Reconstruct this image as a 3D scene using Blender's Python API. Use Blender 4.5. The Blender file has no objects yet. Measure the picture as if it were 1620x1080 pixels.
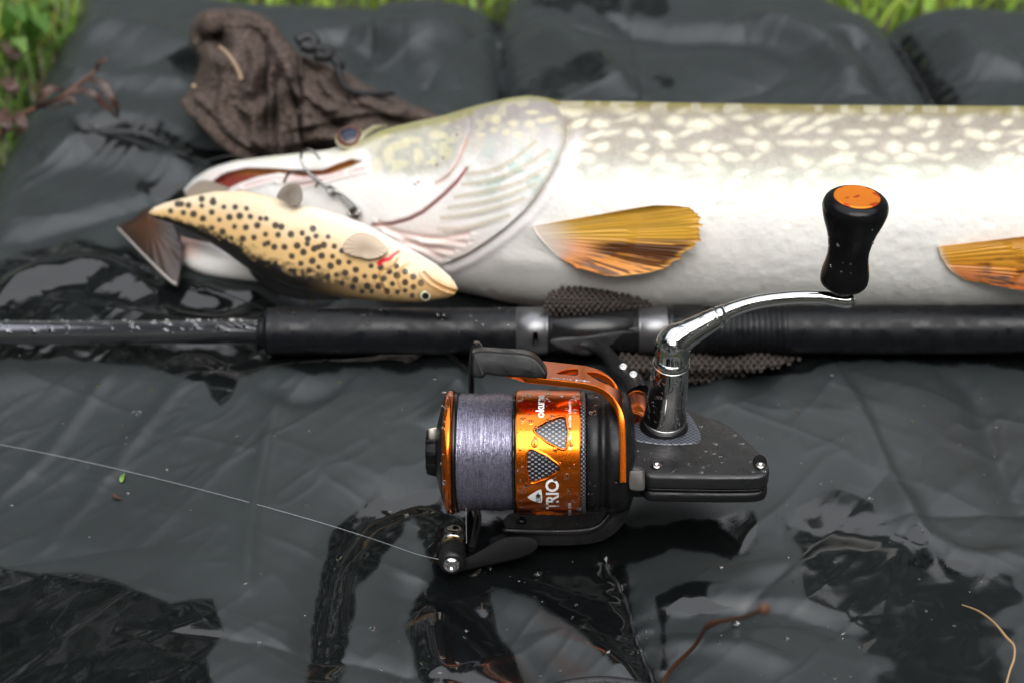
import bpy, math, random
import numpy as np
R = math.radians
random.seed(7)
RNG = np.random.default_rng(7)
scene = bpy.context.scene
COL = scene.collection

# ------------------------------------------------------------------ camera
E = R(36.0); DIST = 0.93; FPX = 2800.0
CAM = np.array([0.0, -DIST*math.cos(E), DIST*math.sin(E)])
FWD = np.array([0.0, math.cos(E), -math.sin(E)])
RGT = np.array([1.0, 0.0, 0.0])
UPC = np.array([0.0, math.sin(E), math.cos(E)])
cd = bpy.data.cameras.new('camera'); cam = bpy.data.objects.new('camera', cd); COL.objects.link(cam)
cam.location = CAM; cam.rotation_euler = (math.pi/2 - E, 0, 0)
cd.sensor_width = 36.0; cd.lens = FPX/1620*36.0
cd.clip_start = 0.02; cd.clip_end = 200
cd.dof.use_dof = True; cd.dof.focus_distance = 0.775; cd.dof.aperture_fstop = 7.1
scene.camera = cam

# ------------------------------------------------------------------ sky, sun, exposure
SUN_EL, SUN_ROT = R(52), R(170)
world = bpy.data.worlds.new('World'); scene.world = world; world.use_nodes = True
wn, wl = world.node_tree.nodes, world.node_tree.links
wn.clear()
wo = wn.new('ShaderNodeOutputWorld'); wb = wn.new('ShaderNodeBackground')
sky = wn.new('ShaderNodeTexSky'); sky.sky_type = 'NISHITA'; sky.sun_disc = False
sky.sun_elevation = SUN_EL; sky.sun_rotation = SUN_ROT; sky.dust_density = 4.0; sky.air_density = 1.0
hs = wn.new('ShaderNodeHueSaturation'); hs.inputs['Saturation'].default_value = 0.22
mx = wn.new('ShaderNodeMix'); mx.data_type = 'RGBA'; mx.inputs[0].default_value = 0.75
# an overcast sky is about three times as bright overhead as at the horizon
tcw = wn.new('ShaderNodeTexCoord'); sx = wn.new('ShaderNodeSeparateXYZ'); mrw = wn.new('ShaderNodeMapRange'); mu = wn.new('ShaderNodeVectorMath'); mu.operation = 'SCALE'
mu.inputs[0].default_value = (15.0, 15.4, 16.2); mrw.inputs[3].default_value = .33; mrw.inputs[4].default_value = 1.0
wl.new(tcw.outputs['Generated'], sx.inputs[0]); wl.new(sx.outputs[2], mrw.inputs[0]); wl.new(mrw.outputs[0], mu.inputs['Scale']); wl.new(mu.outputs[0], mx.inputs[7])
wl.new(sky.outputs[0], hs.inputs['Color']); wl.new(hs.outputs[0], mx.inputs[6])
wl.new(mx.outputs[2], wb.inputs['Color']); wb.inputs['Strength'].default_value = 0.10
wl.new(wb.outputs[0], wo.inputs[0])
sd = bpy.data.lights.new('sun', 'SUN'); sd.energy = 1.9; sd.angle = R(55); sd.color = (1.0, 0.97, 0.92)
sun = bpy.data.objects.new('sun', sd); COL.objects.link(sun)
sun.rotation_euler = (math.pi/2 - SUN_EL, 0, math.pi - SUN_ROT)   # high, over the photographer's shoulder
vs = scene.view_settings
scene.display_settings.display_device = 'sRGB'
vs.view_transform = 'Standard'; vs.look = 'None'; vs.exposure = 0.95; vs.gamma = 1.0; vs.use_curve_mapping = False
try:
    scene.cycles.use_denoising = True
    scene.cycles.max_bounces = 8; scene.cycles.transparent_max_bounces = 12
    scene.cycles.caustics_refractive = False; scene.cycles.caustics_reflective = True
    scene.cycles.sample_clamp_indirect = 4.0
except Exception: pass

# ------------------------------------------------------------------ helpers
def Q(px, py, d):
    """world point at photo pixel (1620 wide) and camera depth d; arrays allowed"""
    px, py, d = np.broadcast_arrays(np.asarray(px, float), np.asarray(py, float), np.asarray(d, float))
    a = (px-810)/FPX; b = (540-py)/FPX
    return CAM + d[..., None]*(FWD + a[..., None]*RGT + b[..., None]*UPC)
def dz(px, py, z):
    """camera depth where the ray through a pixel is at height z"""
    py = np.asarray(py, float)
    return (CAM[2]-z)/(math.sin(E) - math.cos(E)*(540-py)/FPX)
def G(px, py, z=0.0): return Q(px, py, dz(px, py, z))
def unit(v): v = np.asarray(v, float); return v/np.maximum(np.linalg.norm(v, axis=-1, keepdims=True), 1e-12)
def sm(a, b, x): t = np.clip((np.asarray(x, float)-a)/(b-a), 0, 1); return t*t*(3-2*t)
def lerp(a, b, t): return a+(b-a)*t
def interp(x, pts):
    p = np.array(pts, float); return np.interp(x, p[:, 0], p[:, 1])
def sinterp(x, pts):
    """smooth (monotone-ish) interpolation: linear, then box blur on a fine grid"""
    p = np.array(pts, float); xs = np.linspace(p[0, 0], p[-1, 0], 2000); ys = np.interp(xs, p[:, 0], p[:, 1])
    w = 41; k = np.hanning(w); k /= k.sum()
    yp = np.concatenate([2*ys[0]-ys[1:w//2+1][::-1], ys, 2*ys[-1]-ys[-w//2:-1][::-1]])
    return np.interp(x, xs, np.convolve(yp, k, 'valid')[:len(xs)])
def catmull(pts, n=8, closed=False):
    p = np.array(pts, float); out = []; m = len(p)
    rng = range(m if closed else m-1)
    for i in rng:
        if closed: p0, p1, p2, p3 = p[(i-1) % m], p[i], p[(i+1) % m], p[(i+2) % m]
        else: p0, p1, p2, p3 = p[max(i-1, 0)], p[i], p[i+1], p[min(i+2, m-1)]
        t = np.linspace(0, 1, n, endpoint=False)[:, None]
        out.append(0.5*((2*p1)+(-p0+p2)*t+(2*p0-5*p1+4*p2-p3)*t**2+(-p0+3*p1-3*p2+p3)*t**3))
    if not closed: out.append(p[-1:])
    return np.concatenate(out)
def vnoise(x, y, s, seed):
    """smooth 2-D value noise in 0..1, cell size s"""
    rg = np.random.default_rng(seed); T = rg.random((256, 256))
    u = np.asarray(x)/s + 57.3; v = np.asarray(y)/s + 91.7
    i = np.floor(u).astype(int); j = np.floor(v).astype(int); f = u-i; g = v-j
    f = f*f*f*(f*(f*6-15)+10); g = g*g*g*(g*(g*6-15)+10)
    i &= 255; j &= 255; i1 = (i+1) & 255; j1 = (j+1) & 255
    return (T[i, j]*(1-f)+T[i1, j]*f)*(1-g)+(T[i, j1]*(1-f)+T[i1, j1]*f)*g
def fbm(x, y, s, seed, o=4, g=0.5):
    a = 1; t = 0; r = 0
    for k in range(o):
        r = r+a*vnoise(x, y, s/2**k, seed+k*13); t += a; a *= g
    return r/t
def rot(x, y, a): return x*math.cos(a)+y*math.sin(a), -x*math.sin(a)+y*math.cos(a)
def pdist(x, y, poly, closed=False):
    """distance to a polyline and signed side (positive to the right of the direction of travel in image space)"""
    p = np.array(poly, float)
    if closed: p = np.vstack([p, p[:1]])
    best = np.full(np.shape(x), 1e9); side = np.zeros(np.shape(x)); tt = np.zeros(np.shape(x))
    L = np.concatenate([[0], np.cumsum(np.linalg.norm(np.diff(p, axis=0), axis=1))])
    for k, (a, b) in enumerate(zip(p[:-1], p[1:])):
        d = b-a; l2 = (d**2).sum()+1e-12
        t = np.clip(((x-a[0])*d[0]+(y-a[1])*d[1])/l2, 0, 1)
        ex = x-a[0]-t*d[0]; ey = y-a[1]-t*d[1]; q = np.hypot(ex, ey)
        m = q < best
        best = np.where(m, q, best); side = np.where(m, np.sign(d[0]*ey-d[1]*ex), side); tt = np.where(m, (L[k]+t*math.sqrt(l2))/L[-1], tt)
    return best, side, tt
def inside(x, y, poly):
    p = np.array(poly, float); c = np.zeros(np.shape(x), bool)
    for a, b in zip(p, np.roll(p, -1, 0)):
        cond = ((a[1] > y) != (b[1] > y)) & (x < (b[0]-a[0])*(y-a[1])/(b[1]-a[1]+1e-12)+a[0])
        c ^= cond
    return c
def psdf(x, y, poly):
    d, _, _ = pdist(x, y, poly, True); return np.where(inside(x, y, poly), -d, d)

# ------------------------------------------------------------------ scene objects
def empty(name, loc, label, cat, group=None):
    o = bpy.data.objects.new(name, None); COL.objects.link(o); o.location = tuple(np.asarray(loc, float)); o.empty_display_size = 0.02
    tag(o, label, cat, group); return o
def tag(o, label=None, cat=None, group=None, kind=None):
    if label: o['label'] = label
    if cat: o['category'] = cat
    if group: o['group'] = group
    if kind: o['kind'] = kind
    return o
def off(parent):
    v = np.zeros(3)
    while parent is not None:
        v = v+np.array(parent.location); parent = parent.parent
    return v
def link(name, me, m, parent=None, loc=None):
    o = bpy.data.objects.new(name, me); COL.objects.link(o)
    if m is not None and not me.materials: me.materials.append(m)
    if parent is not None: o.parent = parent
    return o
def build(name, V, F, m, parent=None, col=None, smooth=True, attrs=None):
    """V world coordinates (n,3); F list of tuples or int array (m,k)"""
    V = np.asarray(V, float).reshape(-1, 3)
    loc = np.zeros(3)
    if parent is None:
        loc = np.array([V[:, 0].mean(), V[:, 1].mean(), V[:, 2].min()])
    W = V-off(parent)-loc
    me = bpy.data.meshes.new(name)
    if isinstance(F, np.ndarray):
        k = F.shape[1]; n = len(F)
        me.vertices.add(len(W)); me.vertices.foreach_set('co', W.astype(np.float32).ravel())
        me.loops.add(n*k); me.loops.foreach_set('vertex_index', F.astype(np.int32).ravel())
        me.polygons.add(n); me.polygons.foreach_set('loop_start', np.arange(0, n*k, k, dtype=np.int32))
        try: me.polygons.foreach_set('loop_total', np.full(n, k, np.int32))
        except Exception: pass
        me.update(calc_edges=True); me.validate()
    else:
        me.from_pydata([tuple(w) for w in W], [], [tuple(int(i) for i in f) for f in F]); me.update()
    if smooth: me.polygons.foreach_set('use_smooth', np.ones(len(me.polygons), bool))
    if col is not None:
        c = np.ones((len(V), 4), np.float32); c[:, :3] = np.asarray(col, float).reshape(-1, 3)
        a = me.color_attributes.new('Col', 'FLOAT_COLOR', 'POINT'); a.data.foreach_set('color', c.ravel())
    for nm, val in (attrs or {}).items():
        a = me.attributes.new(nm, 'FLOAT', 'POINT'); a.data.foreach_set('value', np.asarray(val, np.float32).ravel())
    o = link(name, me, m, parent); o.location = tuple(loc)
    return o
def gridF(nu, nv, wrapu=False, wrapv=False, keep=None):
    iu = np.arange(nu if wrapu else nu-1); iv = np.arange(nv if wrapv else nv-1)
    a, b = np.meshgrid(iu, iv, indexing='ij'); a1 = (a+1) % nu; b1 = (b+1) % nv
    F = np.stack([a*nv+b, a1*nv+b, a1*nv+b1, a*nv+b1], -1).reshape(-1, 4)
    if keep is not None: F = F[keep.reshape(-1)]
    return F
class MB:
    def __init__(s): s.V = []; s.F = []; s.n = 0; s.C = []
    def add(s, V, F, c=None):
        V = np.asarray(V, float).reshape(-1, 3)
        s.F += [tuple(int(i)+s.n for i in f) for f in F]; s.V.append(V); s.n += len(V)
        s.C.append(np.tile(np.array(c if c is not None else (1, 1, 1), float), (len(V), 1)) if np.ndim(c) < 2 else np.asarray(c, float))
        return s
    def build(s, name, m, parent=None, smooth=True, vc=False):
        return build(name, np.concatenate(s.V), s.F, m, parent, np.concatenate(s.C) if vc else None, smooth)
def frame(ax, ref=None):
    a = unit(ax); r = np.array(ref if ref is not None else ([0, 0, 1] if abs(a[2]) < .9 else [1, 0, 0]), float)
    u = unit(r-a*(r@a)); return a, u, np.cross(a, u)
def lathe_vf(p0, ax, prof, n=48, ref=None, rmod=None, cap=True):
    """prof [(t,r)]: t along unit axis from p0 (metres); angle 0 at ref direction"""
    a, u, v = frame(ax, ref); th = np.linspace(0, 2*np.pi, n, endpoint=False)
    prof = np.array(prof, float); rr = prof[:, 1][:, None]*np.ones(n)
    if rmod is not None: rr = rmod(prof[:, 0][:, None], th[None, :], rr)
    V = p0+prof[:, 0][:, None, None]*a+rr[..., None]*(np.cos(th)[:, None]*u+np.sin(th)[:, None]*v)
    m = len(prof); F = [tuple(f) for f in gridF(m, n, False, True)]
    V = V.reshape(-1, 3)
    if cap:
        F.append(tuple(range(n))[::-1]); F.append(tuple((m-1)*n+i for i in range(n)))
    return V, F
def smoothprof(pts, n=6): return catmull(pts, n)
def tube_vf(path, rad, n=12, ref=None, flat=1.0, cap=True, twist=None):
    P = np.asarray(path, float); m = len(P); rad = np.broadcast_to(np.asarray(rad, float), (m,))
    T = unit(np.gradient(P, axis=0)); a, u, v = frame(T[0], ref); V = []
    th = np.linspace(0, 2*np.pi, n, endpoint=False)
    for i in range(m):
        u = unit(u-T[i]*(u@T[i])); v = np.cross(T[i], u)
        V.append(P[i]+rad[i]*(np.cos(th)[:, None]*u+np.sin(th)[:, None]*v*flat))
    V = np.concatenate(V); F = [tuple(f) for f in gridF(m, n, False, True)]
    if cap: F.append(tuple(range(n))[::-1]); F.append(tuple((m-1)*n+i for i in range(n)))
    return V, F
def inset(poly, d):
    p = np.array(poly, float); e = np.roll(p, -1, 0)-p
    area = 0.5*np.sum(p[:, 0]*np.roll(p[:, 1], -1)-np.roll(p[:, 0], -1)*p[:, 1]); s = 1 if area > 0 else -1
    n = unit(np.stack([-e[:, 1], e[:, 0]], 1))*s; m = unit(n+np.roll(n, 1, 0))
    return p+m*d
def prism_vf(poly, f, z0, z1, bev=2.0, steps=3):
    """poly in local 2-D; f(p2,z)->world; rounded top edge at z1 and bottom edge at z0"""
    lay = []
    for k in range(steps+1):
        a = math.pi/2*k/steps; lay.append((bev*(1-math.sin(a)), z0+(z1-z0 and math.copysign(1, z1-z0))*bev*(1-math.cos(a))))
    sg = math.copysign(1, z1-z0); lay = [(bev*(1-math.sin(math.pi/2*k/steps)), z0+sg*bev*(1-math.cos(math.pi/2*k/steps))) for k in range(steps+1)]
    lay += [(bev*(1-math.cos(math.pi/2*k/steps)), z1-sg*bev*(1-math.sin(math.pi/2*k/steps))) for k in range(steps+1)]
    V = []; n = len(poly)
    for ins, z in lay: V.append(f(inset(poly, ins), z))
    m = len(V); F = [tuple(q) for q in gridF(m, n, False, True)]
    F.append(tuple(range(n))[::-1]); F.append(tuple((m-1)*n+i for i in range(n)))
    return np.concatenate(V), F
def fix_normals(o):
    import bmesh
    bm = bmesh.new(); bm.from_mesh(o.data); bmesh.ops.recalc_face_normals(bm, faces=bm.faces); bm.to_mesh(o.data); bm.free(); return o

# ------------------------------------------------------------------ materials
def material(name, base=(.5, .5, .5), rough=.5, metal=0.0, coat=0.0, coat_rough=.05, vcol=False, bump=None, bump2=None, spec=.5,
             sss=0.0, rough_var=None, col_var=None, trans=0.0, ior=1.5, rough_attr=None, sss_col=None, transl=0.0):
    m = bpy.data.materials.new(name); m.use_nodes = True; nt = m.node_tree; N, L = nt.nodes, nt.links
    p = N['Principled BSDF']
    p.inputs['Base Color'].default_value = (*base, 1); p.inputs['Roughness'].default_value = rough; p.inputs['Metallic'].default_value = metal
    p.inputs['Coat Weight'].default_value = coat; p.inputs['Coat Roughness'].default_value = coat_rough
    p.inputs['Specular IOR Level'].default_value = spec; p.inputs['IOR'].default_value = ior
    p.inputs['Transmission Weight'].default_value = trans
    if sss: p.inputs['Subsurface Weight'].default_value = sss; p.inputs['Subsurface Radius'].default_value = (.004, .002, .0015); p.inputs['Subsurface Scale'].default_value = 1.0
    tc = N.new('ShaderNodeTexCoord')
    src = None
    if vcol:
        a = N.new('ShaderNodeAttribute'); a.attribute_name = 'Col'; src = a.outputs['Color']
    if col_var:     # (scale, colour2, lo, hi)
        sc, c2, lo, hi = col_var
        nz = N.new('ShaderNodeTexNoise'); nz.inputs['Scale'].default_value = sc; nz.inputs['Detail'].default_value = 5
        mr = N.new('ShaderNodeMapRange'); mr.inputs[1].default_value = lo; mr.inputs[2].default_value = hi
        mi = N.new('ShaderNodeMix'); mi.data_type = 'RGBA'
        L.new(tc.outputs['Object'], nz.inputs['Vector']); L.new(nz.outputs[0], mr.inputs[0]); L.new(mr.outputs[0], mi.inputs[0])
        if src is None: mi.inputs[6].default_value = (*base, 1)
        else: L.new(src, mi.inputs[6])
        mi.inputs[7].default_value = (*c2, 1); src = mi.outputs[2]
    if src is not None: L.new(src, p.inputs['Base Color'])
    if rough_attr:  # (attribute, rough at 1)
        a = N.new('ShaderNodeAttribute'); a.attribute_name = rough_attr[0]
        mr = N.new('ShaderNodeMapRange'); mr.inputs[3].default_value = rough; mr.inputs[4].default_value = rough_attr[1]
        L.new(a.outputs['Fac'], mr.inputs[0]); L.new(mr.outputs[0], p.inputs['Roughness'])
    elif rough_var:   # (scale, lo rough, hi rough)
        nz = N.new('ShaderNodeTexNoise'); nz.inputs['Scale'].default_value = rough_var[0]; nz.inputs['Detail'].default_value = 4
        mr = N.new('ShaderNodeMapRange'); mr.inputs[1].default_value = .38; mr.inputs[2].default_value = .62
        mr.inputs[3].default_value = rough_var[1]; mr.inputs[4].default_value = rough_var[2]
        L.new(tc.outputs['Object'], nz.inputs['Vector']); L.new(nz.outputs[0], mr.inputs[0]); L.new(mr.outputs[0], p.inputs['Roughness'])
    last = None
    for b in (bump, bump2):
        if b:    # (kind, scale xyz, strength, distance m)
            kind, sc, st, di = b
            mp = N.new('ShaderNodeMapping'); mp.inputs['Scale'].default_value = sc if hasattr(sc, '__len__') else (sc, sc, sc)
            L.new(tc.outputs['Object'], mp.inputs['Vector'])
            if kind == 'noise': t = N.new('ShaderNodeTexNoise'); t.inputs['Scale'].default_value = 1; t.inputs['Detail'].default_value = 3; o = t.outputs[0]
            elif kind == 'voronoi': t = N.new('ShaderNodeTexVoronoi'); t.inputs['Scale'].default_value = 1; t.inputs['Randomness'].default_value = .85; o = t.outputs['Distance']
            L.new(mp.outputs[0], t.inputs['Vector'])
            bn = N.new('ShaderNodeBump'); bn.inputs['Strength'].default_value = st; bn.inputs['Distance'].default_value = di
            L.new(o, bn.inputs['Height'])
            if last is not None: L.new(last, bn.inputs['Normal'])
            last = bn.outputs[0]
    if last is not None: L.new(last, p.inputs['Normal'])
    if transl:
        tr = N.new('ShaderNodeBsdfTranslucent'); ms = N.new('ShaderNodeMixShader'); ms.inputs[0].default_value = transl
        if src is not None: L.new(src, tr.inputs['Color'])
        else: tr.inputs['Color'].default_value = (*base, 1)
        L.new(p.outputs[0], ms.inputs[1]); L.new(tr.outputs[0], ms.inputs[2]); L.new(ms.outputs[0], N['Material Output'].inputs[0])
    return m
M = {}
M['soil'] = material('soil', (.035, .028, .018), .9, col_var=(30, (.05, .07, .02), .4, .6), bump=('noise', 60, .8, .01))
M['grass'] = material('grass_blade', vcol=True, rough=.45, transl=.45)
M['leafmass'] = material('leaf_mass', vcol=True, rough=.6, transl=.2)
M['bark'] = material('bark', (.06, .045, .03), .9, bump=('noise', 40, .6, .01))
M['mat'] = material('coated_nylon', (.014, .0165, .0155), .41, coat=.0, rough_attr=('wet', .055), bump=('noise', (1100, 1100, 1100), .06, .0004), bump2=('noise', 130, .06, .0012), vcol=True)
M['orange'] = material('orange_anodised', (.76, .15, .006), .23, metal=1.0, coat=.35, bump=('noise', (600, 3000, 3000), .04, .0002))
M['black'] = material('black_grained_plastic', (.0075, .0075, .008), .36, spec=.26, bump=('noise', 2600, .35, .00025), rough_var=(150, .22, .48))
M['plate'] = material('satin_plate', (.0085, .0085, .0095), .40, spec=.62, bump=('noise', 2400, .5, .0003), bump2=('noise', 170, .25, .0012), rough_var=(80, .14, .52))
M['dull'] = material('dull_black', (.003, .003, .0033), .5, spec=.10, bump=('noise', 2400, .3, .00025))
M['smoothblack'] = material('smooth_black', (.007, .007, .0075), .24, spec=.4)
M['chrome'] = material('dark_chrome', (.44, .435, .43), .045, metal=1.0)
M['steel'] = material('steel', (.62, .61, .59), .18, metal=1.0)
M['dullsteel'] = material('dull_steel', (.30, .285, .25), .35, metal=.9, bump=('noise', 1500, .2, .0002))
M['switch'] = material('switch_grey', (.055, .052, .046), .4, spec=.4, bump=('noise', 1500, .2, .0002))
M['brass'] = material('brass', (.85, .58, .22), .2, metal=1.0)
M['rubber'] = material('glossy_rubber', (.004, .004, .0045), .26, spec=.2, bump=('noise', 900, .08, .0003), rough_var=(90, .2, .42))
M['eva'] = material('foam_grip', (.005, .0055, .007), .40, spec=.24, bump=('noise', 1800, .2, .0003), rough_var=(120, .22, .52))
M['blank'] = material('carbon_blank', (.13, .13, .145), .2, metal=.85, coat=.6, bump=('noise', (500, 4000, 4000), .1, .0002))
M['carbon'] = material('carbon_weave', vcol=True, rough=.3, coat=.12, metal=.1)
M['line'] = material('nylon_line', (.33, .315, .40), .32, metal=.85, spec=.6, coat=.1, bump=('noise', (4200, 260, 260), .8, .0005), rough_var=(700, .16, .4))
M['white'] = material('white_print', (.80, .80, .78), .4)
M['ink'] = material('dark_print', (.03, .03, .03), .4)
M['greymetal'] = material('grey_hood', (.16, .16, .165), .32, metal=.85, bump=('noise', 900, .08, .0002))
M['pike'] = material('pike_skin', vcol=True, rough=.38, coat=.3, coat_rough=.16, sss=.10, bump=('voronoi', (400, 400, 400), .20, .0008), bump2=('noise', 120, .06, .001))
M['fin'] = material('fin_membrane', vcol=True, rough=.3, coat=.3, transl=.14)
M['eyeball'] = material('eyeball', vcol=True, rough=.2, spec=.35)
M['cap'] = material('knob_cap', (.85, .24, .02), .5, metal=.7, col_var=(160, (.55, .07, .01), .56, .60))
M['trout'] = material('painted_lure', vcol=True, rough=.28, coat=.5, sss=.08, bump=('voronoi', 900, .22, .0005))
M['sack'] = material('brown_mesh_cloth', (.092, .062, .049), .85, bump=('voronoi', 420, .7, .0018), col_var=(420, (.030, .019, .014), .40, .60))
M['cord'] = material('black_cord', (.010, .010, .012), .55, bump=('noise', 900, .6, .0008))
M['tan'] = material('dry_stalk', (.36, .26, .17), .7, bump=('noise', (200, 200, 2000), .4, .0006))
M['net'] = material('brown_netting', (.034, .025, .020), .75, bump=('noise', 1500, .5, .0005))
M['twig'] = material('twig_bark', (.085, .032, .014), .5, bump=('noise', 700, .5, .0006))
M['leaf'] = material('dead_leaf', (.085, .042, .030), .38, col_var=(90, (.035, .018, .014), .42, .6), bump=('noise', 400, .4, .0008), transl=.15)
M['straw'] = material('straw', (.34, .22, .11), .45, bump=('noise', 900, .3, .0004))
M['green'] = material('green_leaf', (.16, .30, .05), .4, transl=.3)
M['wire'] = material('hook_wire', (.33, .32, .30), .15, metal=1.0)
M['mono'] = material('monofilament', (.30, .30, .32), .25, spec=.8)
M['water'] = material('water_bead', (1, 1, 1), .0, trans=1.0, ior=1.33)

def drops(name, parent, P, Nn, r, flat=.5):
    """low water beads resting on points P with normals Nn and radii r: one stuff part"""
    rings, seg = 5, 10; V = []; F = []; n = 0
    for p, nn, rr in zip(P, Nn, r):
        a, u, v = frame(nn); th = np.linspace(0, 2*np.pi, seg, endpoint=False); el = 1+.35*random.random()
        for k in range(rings):
            b = math.pi/2*k/rings; V.append(p-a*rr*.12+a*(rr*flat*math.sin(b))+rr*math.cos(b)*(np.cos(th)[:, None]*u*el+np.sin(th)[:, None]*v))
        V.append((p-a*rr*.12+a*rr*flat)[None]); F += [tuple(n+q for q in f) for f in gridF(rings, seg, False, True).tolist()]
        F += [(n+(rings-1)*seg+i, n+(rings-1)*seg+(i+1) % seg, n+rings*seg) for i in range(seg)]
        F.append(tuple(n+i for i in range(seg))[::-1])
        n += rings*seg+1
    o = build(name, np.concatenate(V), F, M['water'], parent); return tag(o, kind='stuff')
# ------------------------------------------------------------------ ground, grass, wood
gx = np.concatenate([-np.geomspace(60, .8, 14), np.linspace(-.7, .7, 30), np.geomspace(.8, 60, 14)])
GX, GY = np.meshgrid(gx, gx, indexing='ij')
GZ = -.034+(fbm(GX, GY, .25, 3)-.5)*.016*np.clip(1.5-np.hypot(GX, GY), 0, 1)
tag(build('ground', np.stack([GX, GY, GZ], -1), gridF(len(gx), len(gx)), M['soil']), kind='structure')

# mat outline in plan: far edge and edge beside the grass
FAR = np.array([G(x, y, .012)[:2]+np.array([0, .062]) for x, y in [(-150, 60), (60, 25), (140, -2), (240, 0), (330, 10), (420, 22), (600, 24), (760, 22), (800, 6), (900, 0), (1050, -3), (1200, 0), (1280, 9), (1330, 36), (1420, 47), (1520, 44), (1620, 36), (1900, 40), (2300, 40)]])
LEFT = np.array([G(x, y, .004)[:2]-np.array([.012, 0]) for x, y in [(128, 6), (100, 52), (66, 120), (46, 170), (24, 220), (0, 268), (-30, 340), (-60, 420), (-90, 520), (-120, 640), (-150, 800), (-180, 1150), (-220, 1500)]])
LEFT = LEFT[np.argsort(LEFT[:, 1])]
def farY(x): return np.interp(x, FAR[:, 0], FAR[:, 1])
def leftX(y): return np.interp(y, LEFT[:, 1], LEFT[:, 0])
def px_path(pts, z=0.0): return np.array([G(x, y, z)[:2] for x, y in catmull(pts, 6)])
SEAMS = [(px_path([(786, -10), (790, 60), (797, 110), (805, 200)]), .009, .013), (px_path([(1400, 20), (1428, 55), (1462, 105), (1492, 165), (1520, 230)]), .012, .016),
         (px_path([(960, 850), (990, 905), (1008, 980), (1030, 1050), (1060, 1140)]), .004, .0045)]
# folds of the wet cloth: (photo path, height, width)
FOLDS = [([(700, 778), (640, 785), (575, 815), (535, 875), (512, 960), (500, 1090)], -.0050, .011),
         ([(720, 800), (690, 850), (640, 960), (610, 1090)], .0022, .010),
         ([(770, 900), (860, 950), (960, 1030), (1020, 1090)], .0040, .010),
         ([(740, 915), (790, 980), (850, 1060), (880, 1100)], -.0035, .010),
         ([(700, 930), (690, 1000), (700, 1090)], .0025, .008),
         ([(660, 900), (640, 960), (650, 1100)], -.0028, .010),
         ([(1010, 935), (1080, 905), (1180, 890), (1300, 880)], .0016, .009),
         ([(1030, 965), (1130, 950), (1260, 965), (1380, 1020)], -.0030, .010),
         ([(1040, 1000), (1150, 1010), (1260, 1050)], .0022, .007),
         ([(1240, 830), (1330, 835), (1430, 855), (1500, 880)], -.0022, .010),
         ([(1290, 560), (1350, 640), (1420, 780), (1500, 920)], .0014, .006),
         ([(1480, 570), (1545, 640), (1590, 760), (1640, 840)], -.0024, .009),
         ([(1420, 770), (1470, 850), (1550, 880), (1640, 870)], .0018, .008),
         ([(200, 560), (130, 640), (60, 720), (-20, 790)], .0012, .005),
         ([(330, 570), (250, 650), (160, 760), (60, 880)], .0011, .005),
         ([(450, 620), (420, 720), (400, 830), (395, 960)], .0013, .005),
         ([(560, 600), (470, 640), (330, 560), (240, 575)], -.0018, .010),
         ([(660, 560), (715, 580), (730, 620), (690, 680)], .0040, .008),
         ([(720, 560), (740, 590), (742, 640)], -.0035, .008),
         ([(-20, 480), (80, 440), (170, 430), (240, 470)], .0050, .013),
         ([(-20, 400), (90, 370), (220, 330), (300, 300)], -.0045, .016),
         ([(60, 250), (160, 235), (260, 265), (330, 275)], .0050, .014),
         ([(110, 200), (200, 195), (290, 225)], -.0045, .012),
         ([(250, 470), (340, 490), (430, 470), (520, 490)], -.0040, .012),
         ([(90, 110), (160, 120), (240, 128), (320, 140)], .0030, .012),
         ([(110, 60), (200, 45), (300, 80), (400, 120)], .0050, .020),
         ([(470, 70), (560, 60), (640, 120), (720, 160)], -.0040, .018),
         ([(560, 40), (660, 60), (740, 40)], .0050, .018),
         ([(840, 40), (900, 80), (960, 130), (1000, 170)], .0040, .016),
         ([(940, 30), (1060, 60), (1200, 70), (1330, 120)], -.0040, .018),
         ([(1180, 30), (1260, 70), (1330, 110), (1380, 165)], .0050, .016),
         ([(1340, 60), (1380, 110), (1420, 170)], -.0050, .014),
         ([(1500, 60), (1560, 110), (1640, 130)], .0040, .016)]
FOLDS = [(px_path(p), h, w) for p, h, w in FOLDS]
PRESS = [(G(850, 860, 0)[:2], .075, .012), (G(720, 890, 0)[:2], .035, .004), (G(1000, 860)[:2], .05, .004)]
_rg = np.random.default_rng(17); CREASES = []
for i in range(80):
    c = np.array([_rg.uniform(-.34, .42), _rg.uniform(-.26, .36)]); a = _rg.choice([1.15, 1.9, .1, 2.7, .8])+_rg.normal()*.18; L = _rg.uniform(.05, .16); d = np.array([math.cos(a), math.sin(a)])*L
    CREASES.append((np.array([c-d, c+d]), _rg.choice([-1, 1])*_rg.uniform(.0007, .0021), _rg.uniform(.005, .013)))
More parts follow.
